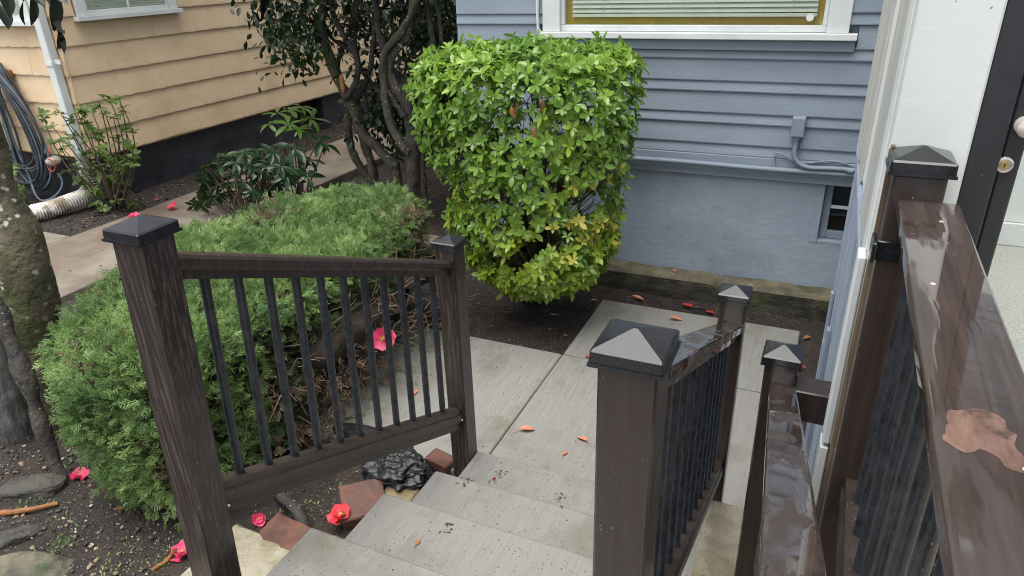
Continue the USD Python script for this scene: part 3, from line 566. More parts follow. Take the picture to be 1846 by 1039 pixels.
# hose on its peg, tap
hp = thing('hose_peg', 'orange-brown wooden peg on the yellow wall holding the hose', 'peg')
obj('peg', tube([(-8.03, 4.76, 1.315), (-8.03, 4.62, 1.315)], .035, 6), 'peg_wood', hp)
obj('backplate', box(-8.25, -7.95, 4.735, 4.76, 1.28, 1.35, .004), 'peg_wood', hp)
gh = thing('garden_hose', 'black and blue garden hose hanging in loops on the yellow wall', 'hose')
hr = np.random.default_rng(5)
for k in range(13):
    cx = -8.06+hr.uniform(-.02, .02); dx1, dx2 = hr.uniform(.05, .42), hr.uniform(.12, .42); zb = hr.uniform(.06, .35); yo = 4.60+.012*k*.9; zt = 1.345+.006*k
    P = [(cx, yo, zt), (cx-.05-dx1*.55, yo, 1.05), (cx-dx1*1.1, yo+.01, .62), (cx-dx1*.85, yo, zb+.12), (cx+(dx2-dx1)*.5, yo-.01, zb), (cx+dx2*.85, yo, zb+.12), (cx+dx2*1.1, yo+.01, .62), (cx+.05+dx2*.55, yo, 1.05), (cx+.003, yo+.008, zt)]
    obj('hose_loop', tube(spline(P, 44), .0125, 8), 'hose_blue' if k in (2, 5, 9) else 'hose_black', gh, smooth=60)
obj('hose_end', tube(spline([(-8.0, 4.6, .30), (-7.9, 4.55, .08), (-7.75, 4.52, .0), (-7.62, 4.6, .05), (-7.60, 4.68, .28)], 24), .0125, 8), 'hose_blue', gh, smooth=60)
tp = thing('garden_tap', 'grey wrapped garden tap with a red cord beside the hose', 'tap')
tc = ony(97, 290, 4.70)
s = trimesh.creation.icosphere(2, .065); s.apply_scale((1.0, 1.3, .85)); lumpy(s, .008, 30); s.apply_translation(tc); obj('cover', s, 'metal_old', tp, smooth=True)
obj('pipe', tube([tc, tc+(0, .1, 0)], .018, 10), 'metal_old', tp, smooth=60)
obj('cord', tube(spline([tc+(-.02, -.03, .17), tc+(-.03, -.05, .0), tc+(-.04, -.06, -.06), tc+(.02, -.06, -.10), tc+(.07, -.05, -.05), tc+(.05, -.06, .03), tc+(-.02, -.07, -.03)], 40), .006, 6), 'red_cord', tp, smooth=60)

# ------------------------------------------------------------------ plants
def juniper_spray(seed):
    r = np.random.default_rng(seed); V = []; F = []
    def strip(p, d, L, w, up):
        p, d = np.asarray(p, float), unit(np.asarray(d, float)); s_ = unit(np.cross(d, up)); o = len(V)
        V.extend([p, p+d*L*.45+s_*w, p+d*L, p+d*L*.45-s_*w]); F.extend([(o, o+1, o+2), (o, o+2, o+3)])
    up = np.array([0, 0, 1.0])
    strip((0, 0, 0), (0, 1, .05), 1.0, .045, up); strip((0, 0, 0), (0, 1, .05), 1.0, .045, np.array([1.0, 0, .2]))
    for k in range(7):
        t = .15+.11*k; s = 1 if k % 2 else -1; L = .52*(1-.55*t)*r.uniform(.8, 1.2)
        d = np.array([s*.75, .75, r.uniform(-.1, .35)]); p = np.array([0, t, .02])
        strip(p, d, L, .05, up+r.normal(0, .5, 3))
        for q in (.35, .6, .82):
            d2 = unit(d)+np.array([r.uniform(-.6, .6), r.uniform(0, .6), r.uniform(-.5, .6)]); strip(p+unit(d)*L*q, d2, L*.42, .045, up+r.normal(0, .6, 3))
    return np.array(V), np.array(F)
SPR = [juniper_spray(k) for k in range(5)]
jn = thing('juniper_shrub', 'broad clipped juniper with feathery grey-green foliage behind the left stair railing', 'shrub')
fp_ = Polygon([(-2.22, 1.44), (-2.70, 1.37), (-3.06, 1.60), (-3.32, 2.04), (-3.40, 2.7), (-3.42, 3.45), (-3.15, 3.82), (-2.65, 3.88), (-2.22, 3.66), (-2.17, 2.9), (-2.15, 2.2)]).buffer(.05).buffer(-.10)
jc = trimesh.creation.extrude_polygon(fp_, .80, engine='earcut'); jc = jc.subdivide_to_size(.12)
trimesh.smoothing.filter_taubin(jc, iterations=14); v = np.array(jc.vertices)
v[:, :2] += ((v[:, :2]-[-2.9, 2.6])*(-.03*np.clip((.35-v[:, 2])/.35, 0, 1))[:, None])
lift = np.clip((v[:, 0]+2.75)/.35, 0, 1)*np.clip((v[:, 1]-2.1)/.3, 0, 1)
v[:, 2] = np.where(v[:, 2] < .45, v[:, 2]+(.42-v[:, 2])*lift*np.clip((.5-v[:, 2])/.2, 0, 1), v[:, 2])
jc.vertices = v; jc.fix_normals(); lumpy(jc, .085, 4.2, 4)
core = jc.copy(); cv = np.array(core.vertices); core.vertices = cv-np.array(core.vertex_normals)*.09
obj('dark_core', core, 'debris', jn, smooth=True, kind='stuff')  # solid dark core added inside the foliage to keep gaps between sprays dark
pts, fi = trimesh.sample.sample_surface(jc, 36000, seed=5)
nr = np.array(jc.face_normals)[fi]
keep = nr[:, 2] > -.35
dead = (pts[:, 0] > -2.62)&(pts[:, 1] > 2.0)&(pts[:, 2] < .66)
keep &= ~(dead & (rng.random(len(pts)) < .5))
pts, nr, dead = pts[keep], nr[keep], dead[keep]
pts = pts-nr*rng.uniform(-.03, .08, (len(pts), 1))
clump = np.stack([meshkit.noise(pts*7, 20+k) for k in range(3)], -1)-.5
dirs = nr*.55+np.array([0, 0, .15])+rng.normal(0, .5, pts.shape)+clump*1.6
R_ = rot_from(dirs, rng.uniform(-1.2, 1.2, len(pts))); sc = rng.uniform(.028, .068, len(pts))
br = (meshkit.noise(pts*2.6+31, 9)+rng.normal(0, .12, len(pts)) > .85)&~dead
ok = ~dead&~br
obj('foliage', scatter(SPR, pts[ok], R_[ok], sc[ok]), 'juniper', jn, kind='stuff')
obj('brown_sprays', scatter(SPR, pts[br], R_[br], sc[br]*.9), 'dead_twig', jn, kind='stuff', label='browned dead sprays')
obj('sparse_foliage', scatter(SPR, pts[dead], R_[dead], sc[dead]), 'juniper_shade', jn, kind='stuff', label='dull sparse foliage on the bare side')
tw = []
for k in range(300):   # bare twigs of the shaded side
    p = np.array([rng.uniform(-2.62, -2.16), rng.uniform(1.95, 3.6), rng.uniform(.02, .6)]); p[0] += .10*(p[1] > 2.9)
    d = unit(np.array([rng.uniform(.1, 1), rng.normal(0, .7), rng.normal(.05, .5)])); L = rng.uniform(.08, .30)
    q = [p, p+d*L*.5+rng.normal(0, .025, 3), p+d*L+rng.normal(0, .04, 3)]; tw.append(tube(q, [.004, .003, .0012], 4, False))
    for s in range(2):
        a = p+d*L*rng.uniform(.3, .9); e = unit(d+rng.normal(0, .8, 3)); tw.append(tube([a, a+e*L*.2, a+e*L*.42+rng.normal(0, .015, 3)], [.0022, .0016, .0008], 3, False))
dt = [t for t in tw]
obj('dead_twigs', dt, 'dead_twig', jn, kind='stuff')
pts2 = np.column_stack([rng.uniform(-2.60, -2.10, 420), rng.uniform(1.95, 2.9, 420), rng.uniform(.0, .42, 420)])
obj('brown_needles', scatter(SPR, pts2, rot_from(rng.normal(0, 1, (420, 3))+[.4, -.2, -.1], rng.uniform(-2, 2, 420)), rng.uniform(.05, .10, 420)), 'dead_twig', jn, kind='stuff')
for P, r0 in (([(-2.75, 2.5, .05), (-2.5, 2.62, .30), (-2.25, 2.72, .30), (-2.06, 2.80, .36), (-1.99, 2.86, .43)], .020), ([(-2.7, 2.75, .1), (-2.45, 3.0, .42), (-2.25, 3.2, .52), (-2.12, 3.3, .60)], .014),
              ([(-2.7, 2.3, .0), (-2.5, 2.35, .2), (-2.3, 2.5, .42), (-2.15, 2.75, .55)], .016), ([(-2.85, 2.4, -.05), (-2.6, 2.75, .25), (-2.45, 3.1, .3), (-2.2, 3.35, .42)], .018), ([(-2.8, 2.9, -.05), (-2.6, 3.2, .3), (-2.35, 3.45, .5)], .02)):
    q = spline(P, 16); q[1:-1] += rng.normal(0, .012, (14, 3)); obj('branch', tube(q, np.linspace(r0, r0*.35, 16), 7), 'dark_bark', jn, smooth=60)

LF = [leaf(1, .46, .3, d, .60) for d in (.05, .2, .35)]
def rosettes(centers, outs, size, nleaf=(5, 8), bases=LF, open_=.55):
    """leaf whorls: returns arrays for scatter"""
    P, D, S, Rl, own = [], [], [], [], []
    for i, (c, o) in enumerate(zip(centers, outs)):
        o = o/np.linalg.norm(o); a = np.cross(o, [0.3, .5, .8]); a /= np.linalg.norm(a); b = np.cross(o, a); n = rng.integers(*nleaf); ph = rng.uniform(0, 6.28)
        for k in range(n):
            an = ph+k*2.4; el = open_+rng.normal(0, .18)-.25*(k > 4)
            P.append(c+o*.006*k/n); D.append((math.cos(an)*a+math.sin(an)*b)*math.cos(el)+o*math.sin(el)); S.append(size*rng.uniform(.6, 1.3)*(1-.25*(k > 4))); Rl.append(o); own.append(i)
    P, D, S, Rl = map(np.array, (P, D, S, Rl)); D = unit(D); X = unit(np.cross(D, Rl)); Z = np.cross(X, D)
    return P, np.stack([X, D, Z], -1), S, np.array(own)

# clipped green shrub in front of the blue house
gs = thing('green_shrub', 'bright green broadleaf shrub clipped square, in front of the blue house', 'shrub')
C0 = np.array([-1.70, 3.93])
zs_ = [.25, .36, .47, .62, .76, .95, 1.08, 1.3, 1.5, 1.62, 1.72]; rx_ = [.20, .36, .46, .50, .52, .555, .585, .62, .645, .645, .57]
off_ = [.05, .07, .08, .075, .06, .04, .03, .02, .02, .02, .02]
def shrub_pt(a, z, k=1.0):
    r = np.interp(z, zs_, rx_); o = np.interp(z, zs_, off_); ca, sa = np.cos(a), np.sin(a)
    q = (np.abs(ca)**3.2+np.abs(sa)**3.2)**(-1/3.2)
    return np.stack([C0[0]+o+r*k*q*ca, C0[1]+.80*r*k*q*sa, z+0*a], -1)
nS = 3300
zz = np.where(rng.random(nS) < .24, rng.uniform(.22, .62, nS), rng.uniform(.25, 1.72, nS)); aa = rng.uniform(0, 2*np.pi, nS); kk = 1-np.abs(rng.normal(0, .10, nS))
cs = shrub_pt(aa, zz, kk); ou = np.stack([np.cos(aa), np.sin(aa), rng.uniform(.1, .9, nS)], -1)
nT = 1050; rt = np.sqrt(rng.random(nT))*.95; at_ = rng.uniform(0, 2*np.pi, nT); ct = shrub_pt(at_, np.full(nT, 1.66), rt); ct[:, 2] = 1.70-.10*rt**4+rng.normal(0, .03, nT)
cs = np.vstack([cs, ct]); ou = np.vstack([ou, np.stack([.3*np.cos(at_), .3*np.sin(at_), np.ones(nT)], -1)])
cs += rng.normal(0, .02, cs.shape)
gap = meshkit.fbm(cs*4.2+11, 2, 8); low = np.clip((1.25-cs[:, 2])/.6, 0, 1)
keep = (gap > .365+.11*low) | (cs[:, 2] > 1.55) | ((cs[:, 2] < .45)&(gap > .37))
cs, ou = cs[keep], ou[keep]; ou = unit(ou)+rng.normal(0, .25, cs.shape)
P, R3, S, own = rosettes(cs, ou, .056)
lime = meshkit.noise(cs*3.1+5, 4)*.5+np.clip((1.15-cs[:, 2])/.8, 0, 1)*.62+rng.normal(0, .12, len(cs))
yd = np.linalg.norm((cs-[-1.20, 3.6, .90])/[.15, .35, .26], axis=1); yel = (rng.random(len(cs)) < .85*np.exp(-yd**2*1.1)) | ((rng.random(len(cs)) < .02)&(cs[:, 2] < .8))
kind_ = np.where(yel, 2, np.where(lime > .55, 1, 0))
vis = np.argsort(cs[:, 1]*1.0-.2*cs[:, 2])[:300]
isv = np.zeros(len(cs), bool); isv[vis] = True
mats = ['green_leaf', 'lime_leaf', 'yellow_leaf']
for k in range(3):
    sel = (kind_[own] == k)&~isv[own]
    if sel.any(): obj('foliage', scatter(LF, P[sel], R3[sel], S[sel]), mats[k], gs, smooth=True, kind='stuff')
for i in vis:
    sel = own == i
    obj('leaf_cluster', scatter(LF, P[sel], R3[sel], S[sel]), mats[kind_[i]], gs, smooth=True)
tw = []; gap2 = 0
for k in range(260):
    a = rng.uniform(0, 6.28); z = rng.uniform(.3, 1.5); b = shrub_pt(np.array(a), np.array(z), rng.uniform(.75, 1.0)); c_ = shrub_pt(np.array(a+rng.normal(0, .3)), np.array(max(.15, z-rng.uniform(.1, .4))), rng.uniform(.15, .6))
    mid = (b+c_)/2+rng.normal(0, .05, 3); tw.append(tube(spline([c_, mid, b], 7), np.linspace(.0045, .002, 7), 4, False))
obj('twigs', tw, 'twig', gs, kind='stuff')
for k in range(9):
    a = k*.7; b = shrub_pt(np.array(a), np.array(1.2), .5); q = spline([(-1.82+.05*math.cos(a), 4.2+.04*math.sin(a), -.06), (-1.76+.08*math.cos(a), 4.1+.06*math.sin(a), .35), b], 12); q[2:-1] += rng.normal(0, .012, (9, 3))
    obj('stem', tube(q, np.linspace(.022, .010, 12), 7), 'dark_bark', gs, smooth=60)
for (x, y) in ((931, 182), (922, 190), (978, 178), (962, 228)):
    q = ony(x, y, 3.42); v, f_ = leaf(.07, .03, .4, .5); t = trimesh.Trimesh(v@rot_from(np.array([[.2, -.3, -.9]]), np.array([rng.uniform(-1, 1)]))[0].T+q, f_); obj('dead_leaf', t, 'dry_leaf', gs, smooth=True)

# bark-stemmed trees between the houses
def limb(pxs, y, r0, r1, name, parent, mat, ys=None, n=26, wob=.004):
    P = [ony(px, py, y+(ys[i] if ys else 0)) for i, (px, py) in enumerate(pxs)]
    q = spline(P, n); rr = .86*np.linspace(r0, r1, n)*(1+.10*np.sin(np.arange(n)*1.3)*rng.uniform(.5, 1))
    q[1:-1] += rng.normal(0, wob, (n-2, 3))
    t = tube(q, rr, 10); v = np.array(t.vertices); v += (rng.normal(0, .07, v.shape))*r0; t.vertices = v
    obj(name, t, mat, parent, smooth=True); return q
def leaf_cloud(centers, spread, n, size, mat, parent, name, bases, down=.4, stuff=True):
    c = np.asarray(centers, float); i = rng.integers(0, len(c), n)
    p = c[i]+rng.normal(0, 1, (n, 3))*spread; d = rng.normal(0, 1, (n, 3))+[0, 0, -down]
    obj(name, scatter(bases, p, rot_from(d, rng.uniform(-.8, .8, n)), size*rng.uniform(.6, 1.25, n)), mat, parent, smooth=True, kind='stuff' if stuff else None)
t1 = thing('camellia_tree', 'many-stemmed tree with pale lichened stems and a torn orange scar, beside the path', 'tree')
Y1 = 5.55
A = limb([(578, 35), (591, 96), (615, 154), (640, 205), (655, 240), (676, 262), (700, 287), (713, 300)], Y1, .052, .06, 'trunk', t1, 'bark')
limb([(600, -60), (586, 0), (578, 40)], Y1, .03, .05, 'limb', t1, 'dark_bark')
limb([(712, 292), (716, 320), (722, 365), (724, 390)], Y1, .05, .056, 'trunk', t1, 'bark')
limb([(634, 185), (645, 222), (655, 254), (666, 286), (676, 332), (682, 375)], Y1+.1, .044, .058, 'trunk', t1, 'bark')
limb([(632, 180), (628, 222), (631, 260), (643, 290), (660, 316), (676, 335)], Y1+.15, .04, .05, 'trunk', t1, 'bark')
limb([(560, -80), (595, 0), (615, 58), (641, 96), (640, 150), (622, 180)], Y1-.05, .022, .036, 'limb', t1, 'dark_bark')
limb([(690, -80), (680, 0), (672, 90), (662, 140), (646, 170), (640, 200)], Y1+.05, .022, .034, 'limb', t1, 'dark_bark')
limb([(650, -60), (645, 0), (628, 60), (610, 110), (622, 160)], Y1+.2, .018, .028, 'limb', t1, 'bark')
limb([(540, -30), (560, 20), (600, 70), (640, 96)], Y1+.1, .012, .022, 'limb', t1, 'dark_bark')
sc_ = ony(617, 152, Y1-.055); s = trimesh.creation.icosphere(2, 1); s.apply_scale((.026, .018, .085)); lumpy(s, .008, 30); s.apply_translation(sc_); obj('torn_scar', s, 'torn_wood', t1, smooth=True, label='orange torn patch on the stem')
cen = [ony(x, y, Y1+rng.uniform(-.5, .3)) for x, y in ((520, 15), (545, 40), (500, 50), (560, 60), (520, 70), (540, 90), (575, 20), (490, 20), (620, 10), (560, -40), (520, -80), (600, -60))]
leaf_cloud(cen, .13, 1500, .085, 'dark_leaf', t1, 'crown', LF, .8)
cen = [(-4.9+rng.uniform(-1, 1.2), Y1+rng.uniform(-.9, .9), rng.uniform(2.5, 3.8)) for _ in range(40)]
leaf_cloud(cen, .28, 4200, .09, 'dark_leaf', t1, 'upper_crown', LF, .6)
t2 = thing('dark_trunk_tree', 'tree with a thick wet black trunk forking low, just left of the green shrub', 'tree')
Y2 = 5.35
limb([(733, 150), (738, 192), (743, 240), (745, 290), (745, 350), (745, 395)], Y2, .075, .075, 'trunk', t2, 'dark_bark', wob=.004)
limb([(760, -60), (745, 0), (730, 70), (702, 110), (705, 140), (722, 172), (738, 200)], Y2, .035, .055, 'limb', t2, 'bark')
limb([(740, 275), (722, 258), (708, 232), (698, 200), (693, 150), (692, 100), (712, 70), (745, 20), (765, -60)], Y2-.05, .055, .030, 'limb', t2, 'bark')
limb([(738, 200), (765, 165), (782, 100), (775, 40), (770, -60)], Y2+.1, .04, .024, 'limb', t2, 'dark_bark')
limb([(738, 185), (700, 110), (680, 40), (690, -60)], Y2+.1, .045, .028, 'limb', t2, 'dark_bark')
limb([(735, 180), (750, 155), (765, 130)], Y2-.08, .028, .012, 'limb', t2, 'bark')
limb([(730, 210), (716, 190), (705, 172), (700, 165)], Y2-.1, .028, .016, 'limb', t2, 'dark_bark')
limb([(768, 395), (766, 320), (760, 240), (770, 150)], Y2+.25, .022, .016, 'limb', t2, 'bark')
limb([(775, 120), (795, 60), (785, 0), (780, -60)], Y2+.15, .024, .018, 'limb', t2, 'bark')
limb([(742, 210), (700, 180), (655, 130), (640, 60), (660, -50)], Y2+.3, .03, .018, 'limb', t2, 'dark_bark')
cen = [ony(x, y, Y2+rng.uniform(.2, 1.0)) for x, y in ((660, 60), (690, 30), (720, 20), (700, 150), (690, 190), (705, 215), (720, 225), (680, 205), (760, 60), (790, 50), (810, 30), (800, 80), (770, 20), (650, 20), (740, -20), (800, -20))]
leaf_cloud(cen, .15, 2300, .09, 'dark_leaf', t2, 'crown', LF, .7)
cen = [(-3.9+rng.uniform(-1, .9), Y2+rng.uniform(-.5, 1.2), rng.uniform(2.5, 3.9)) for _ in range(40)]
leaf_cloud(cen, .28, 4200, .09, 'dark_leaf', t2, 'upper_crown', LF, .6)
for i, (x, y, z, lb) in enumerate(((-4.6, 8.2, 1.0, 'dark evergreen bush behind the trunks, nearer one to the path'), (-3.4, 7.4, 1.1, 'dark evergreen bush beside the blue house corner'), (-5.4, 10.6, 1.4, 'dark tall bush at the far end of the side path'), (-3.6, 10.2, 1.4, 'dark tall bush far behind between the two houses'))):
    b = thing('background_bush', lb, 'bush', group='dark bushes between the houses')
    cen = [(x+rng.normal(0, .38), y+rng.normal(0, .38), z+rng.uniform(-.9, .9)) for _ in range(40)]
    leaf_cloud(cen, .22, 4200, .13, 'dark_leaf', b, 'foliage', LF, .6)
    for k in range(5):
        q = spline([(x+rng.normal(0, .08), y+rng.normal(0, .08), -.08), (x+rng.normal(0, .2), y+rng.normal(0, .2), z*.6), (x+rng.normal(0, .4), y+rng.normal(0, .4), z+.7)], 10); obj('stem', tube(q, np.linspace(.04, .012, 10), 7), 'dark_bark', b, smooth=60)

# near tree on the left
t3 = thing('leaning_trunk_tree', 'thick lichen-spotted tree trunk leaning at the left edge of the photo', 'tree')
def trunk_px(pxs, ys, rs_, parent, mat, name='trunk', n=40, lump=.03, sides=28):
    P = [ony(a, b, y) for (a, b), y in zip(pxs, ys)]; q = spline(P, n); rr = np.interp(np.linspace(0, 1, n), np.linspace(0, 1, len(rs_)), rs_)
    t = tube(q, rr, sides); lumpy(t, lump, 7, 6, 3); obj(name, t, mat, parent, smooth=True); return q
trunk_px([(-75, 150), (-32, 250), (-12, 330), (18, 400), (32, 450), (52, 540), (76, 660), (100, 780), (120, 880)], [1.95, 1.93, 1.91, 1.90, 1.88, 1.87, 1.85, 1.83, 1.80], [.085, .09, .095, .125, .125, .105, .10, .105, .12], t3, 'mossy_bark')
trunk_px([(-70, 380), (-30, 450), (4, 530), (40, 630), (75, 740)], [2.05, 2.03, 2.0, 1.96, 1.92], [.085, .09, .08, .07, .065], t3, 'mossy_bark')
trunk_px([(-75, 150), (-140, -80), (-160, -300)], [1.95, 1.8, 1.7], [.10, .085, .07], t3, 'mossy_bark', 'limb')
t4 = thing('grey_stump', 'grey furrowed tree stump at the left edge behind pebbles', 'stump')
trunk_px([(-30, 560), (-5, 640), (15, 720), (28, 800)], [1.72, 1.70, 1.68, 1.66], [.085, .095, .10, .115], t4, 'grey_bark', lump=.018)
t5 = thing('timber_edging', 'dark weathered timber edging board slanting beside the leaning trunk', 'board')
a, b = ony(-15, 540, 1.62), ony(122, 880, 1.50)
d = b-a; q = np.array([a+d*t_+np.array([.02*math.sin(t_*5), 0, .015*math.sin(t_*4)]) for t_ in np.linspace(0, 1, 30)]); t = tube(q, .036+.008*np.sin(np.arange(30)*.7), 10); lumpy(t, .022, 9, 3, 4); obj('board', t, 'dark_bark', t5, smooth=30)

# overhanging dark leaves, top left: a sprig of the near tree
sp = obj('branch', tube(spline([ony(-160, -300, 1.7), ony(-60, -200, 1.75), ony(40, -90, 1.8), ony(110, -60, 1.82)], 20), np.linspace(.05, .008, 20), 8), 'mossy_bark', t3, smooth=60)
for (x0, y0, x1, y1, wd) in ((-6, 5, 18, 50, .5), (-4, -30, 22, 30, .45), (42, 2, 40, 46, .5), (56, -15, 62, 48, .35), (46, -30, 80, 8, .4), (68, 5, 66, 34, .35), (98, -25, 102, 60, .30), (90, 14, 110, 58, .28), (104, 48, 118, 96, .26), (107, 40, 108, 92, .24), (94, 55, 116, 56, .35), (88, -30, 120, 5, .4), (108, 90, 112, 62, .3), (470, -40, 478, 30, .3), (478, -30, 476, 36, .28), (60, -40, 96, 6, .5)):
    yv = 1.8 if x0 < 300 else 5.2
    a, b = ony(x0, y0, yv), ony(x1, y1, yv-.02); L = np.linalg.norm(b-a); v, f_ = leaf(L, L*wd, .5, .12, .55, 6)
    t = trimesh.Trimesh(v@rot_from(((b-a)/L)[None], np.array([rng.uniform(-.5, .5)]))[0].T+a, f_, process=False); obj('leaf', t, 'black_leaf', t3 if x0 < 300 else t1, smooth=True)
for P in (([(42, 2), (56, -30), (60, -80)]), ([(98, -25), (100, 14), (106, 45)]), ([(-6, 5), (10, -40), (40, -90)]), ([(68, 5), (64, -30), (60, -80)]), ([(98, -25), (90, -60)])):
    obj('twig', tube([ony(a, b, 1.8) for a, b in P], .003, 5), 'dark_bark', t3)

# rhododendron sapling with separate large leaves
def big_leaf_plant(name, label, base, stems, mat, size, nl, wd=.32, droop=.3, limit=300, cat='shrub', whorl=True, stem_mat='twig'):
    t = thing(name, label, cat); B = [leaf(1, wd, .35, d, .55, 5) for d in (droop*.5, droop, droop*1.6)]; cnt = 0
    for q in stems:
        s_ = spline(q, 12); obj('stem', tube(s_, np.linspace(.010, .005, 12), 6), stem_mat, t, smooth=60)
        tip = s_[-1]; o = unit(s_[-1]-s_[-3])+np.array([0, 0, .3])
        P, R3, S, own = rosettes(np.array([tip]), np.array([o]), size, nl, B, .15)
        for i in range(len(P)):
            v, f_ = B[rng.integers(0, 3)]; obj('leaf', trimesh.Trimesh(v@R3[i].T*S[i]+P[i], f_, process=False), mat, t, smooth=True); cnt += 1
    return t
def fan(base, tips, y, j=.04):
    out = []
    for px, py in tips:
        e = ony(px, py, y+rng.uniform(-.18, .18)); m_ = base*.45+e*.55+np.array([0, 0, .05])+rng.normal(0, j, 3); out.append([base, m_, e])
    return out
b = np.array([-4.98, 5.5, -.08])
big_leaf_plant('rhododendron_sapling', 'small upright sapling with long light green leaves between path and juniper', b, fan(b, [(500, 205), (525, 200), (545, 195), (560, 215), (520, 225), (540, 235), (485, 225)], 5.4), 'rhodo_leaf', .17, (6, 9), .28)
b2 = np.array([-4.9, 5.3, -.08])
big_leaf_plant('rhododendron_low', 'low plant with glossy dark green drooping leaves right of the sapling', b2, fan(b2, [(575, 255), (560, 290), (540, 300), (585, 262), (530, 270), (555, 320), (520, 320)], 5.1), 'deep_leaf', .16, (5, 8), .38, .4)
b3 = np.array([-5.0, 4.72, -.08])
tips = [(370, 300), (385, 330), (400, 300), (420, 280), (440, 275), (460, 270), (475, 290), (490, 300), (450, 300), (430, 310), (410, 330), (370, 345), (395, 355), (460, 320), (480, 330), (500, 330), (505, 300), (440, 335), (420, 350), (380, 360), (362, 320), (455, 345), (515, 315), (400, 280), (425, 295), (470, 310), (490, 275), (365, 368)]
big_leaf_plant('dark_leaf_shrub', 'spreading shrub with narrow dark glossy leaves at the path edge behind the juniper', b3, fan(b3, tips, 4.7)+fan(b3, [(x+rng.uniform(-14, 14), y+rng.uniform(-10, 16)) for x, y in tips], 4.85), 'deep_leaf', .135, (8, 12), .32, .3)
# open azalea at the yellow house corner
az = thing('azalea_shrub', 'open twiggy azalea with small leaves in front of the downspout', 'shrub', group=None)
b4 = np.array([-6.82, 4.72, -.06]); tipc = []
for px, py in [(80, 215), (95, 230), (110, 205), (125, 225), (140, 205), (150, 215), (165, 200), (180, 190), (200, 185), (215, 178), (222, 195), (190, 205), (130, 245), (105, 255), (115, 270), (160, 230), (205, 215), (228, 240), (240, 265), (215, 250), (180, 245), (225, 290), (200, 290), (140, 300), (120, 310), (235, 285), (190, 265), (160, 275)]:
    e = ony(px, py, 4.55+rng.uniform(-.15, .12)); mdl = b4*.5+e*.5+rng.normal(0, .05, 3)+[0, 0, -.04]; q = spline([b4+rng.normal(0, .03, 3)*[1, 1, 0], mdl, e], 10)
    obj('branch', tube(q, np.linspace(.011, .004, 10), 5), 'twig', az, smooth=60); tipc += [e, e+rng.normal(0, .03, 3), q[-3]]
for k in range(60): tipc.append(np.array([-6.80, 4.70, .26])+rng.normal(0, 1, 3)*[.15, .1, .16])
P, R3, S, own = rosettes(np.array(tipc), rng.normal(0, .4, (len(tipc), 3))+[0, 0, 1], .072, (7, 12), LF, .4)
obj('foliage', scatter(LF, P, R3, S), 'azalea_leaf', az, smooth=True, kind='stuff')
fe = thing('leafy_bush', 'small olive-green bush by the hose at the left edge', 'bush')
fc_ = ony(-5, 350, 4.3)
P, R3, S, own = rosettes(fc_+rng.normal(0, 1, (150, 3))*[.20, .14, .17], rng.normal(0, .5, (150, 3))+[.3, -.2, .6], .075, (5, 9), LF, .3)
obj('foliage', scatter(LF, P, R3, S), 'azalea_leaf', fe, smooth=True, kind='stuff')
for k in range(6): obj('stem', tube(spline([fc_*[1, 1, 0]+[0, 0, -.06], fc_+[rng.normal(0, .1), 0, -.1], fc_+rng.normal(0, .12, 3)], 8), np.linspace(.01, .004, 8), 5), 'twig', fe)

# ------------------------------------------------------------------ rocks, bricks, bag, loose things on the ground
def stone(name, c, dims, mat, label, cat, seed, lump=.12, rotz=0, sub=4):
    s = trimesh.creation.icosphere(sub, 1.0); v = np.array(s.vertices); v = np.sign(v)*np.abs(v)**.75; s.vertices = v
    lumpy(s, lump, 1.6, seed, 4); s.apply_scale(dims); s.apply_transform(trimesh.transformations.rotation_matrix(rotz, (0, 0, 1))); s.apply_translation(c)
    return obj(name, s, mat, smooth=True, label=label, cat=cat)
stone('mossy_rock', onz(60, 880, -.01), (.15, .075, .05), 'rock', 'dark mossy rock below the timber edging at the left edge', 'rock', 3, .2, .6)
stone('mossy_rock', onz(60, 1035, -.045), (.22, .09, .055), 'tan_rock', 'large pale mossy rock in the bottom left corner', 'rock', 5, .25, .3)
stone('mossy_rock', onz(20, 975, -.02), (.13, .05, .04), 'rock', 'dark wet rock just above the pale rock in the bottom left corner', 'rock', 9, .2, .9)
def brick(px, py, dims, ang, mat, label, tilt=0.0):
    t = box(-dims[0]/2, dims[0]/2, -dims[1]/2, dims[1]/2, -dims[2]/2, dims[2]/2, .006).subdivide_to_size(.03); lumpy(t, .005, 25, 4)
    t.apply_transform(trimesh.transformations.rotation_matrix(tilt, (1, 0, 0))); t.apply_transform(trimesh.transformations.rotation_matrix(ang, (0, 0, 1))); t.apply_translation(onz(px, py, .02)); t.apply_translation((0, 0, -.012)); obj('brick', t, mat, smooth=40, label=label, cat='brick')
brick(520, 968, (.26, .15, .06), -.1, 'brick', 'orange-brown brick beside the top visible step, nearest the concrete pad', .15)
brick(655, 905, (.20, .20, .08), .7, 'brick', 'red-brown brick lying beside the second step behind the red flower', .2)
brick(722, 890, (.16, .10, .05), .1, 'tan_brick', 'tan brick beside the step in front of the black bag')
brick(795, 828, (.14, .09, .05), -.2, 'brick', 'dull red brick by the foot of the far left post')
bg = trimesh.creation.icosphere(5, 1.0); v = np.array(bg.vertices)
v *= (1+.5*(np.abs(meshkit.fbm(v*2.3+3, 4, 2)-.5))*2-.16*np.abs(np.sin(v[:, 0]*3.3+v[:, 1]*2.5+2*meshkit.noise(v*1.6, 4))))[:, None]; v[:, 2] = np.maximum(v[:, 2], -.5)
bg.vertices = v*[.17, .12, .085]+onz(715, 845, .05)
b2_ = trimesh.creation.icosphere(4, 1.0); v = np.array(b2_.vertices); v *= (1+.6*(meshkit.fbm(v*3+9, 4, 5)-.5))[:, None]; b2_.vertices = v*[.22, .06, .045]+onz(668, 788, .03)
obj('black_bag', [bg, b2_], 'bag_plastic', smooth=True, label='crumpled black plastic bag under the left stair railing', cat='bag')
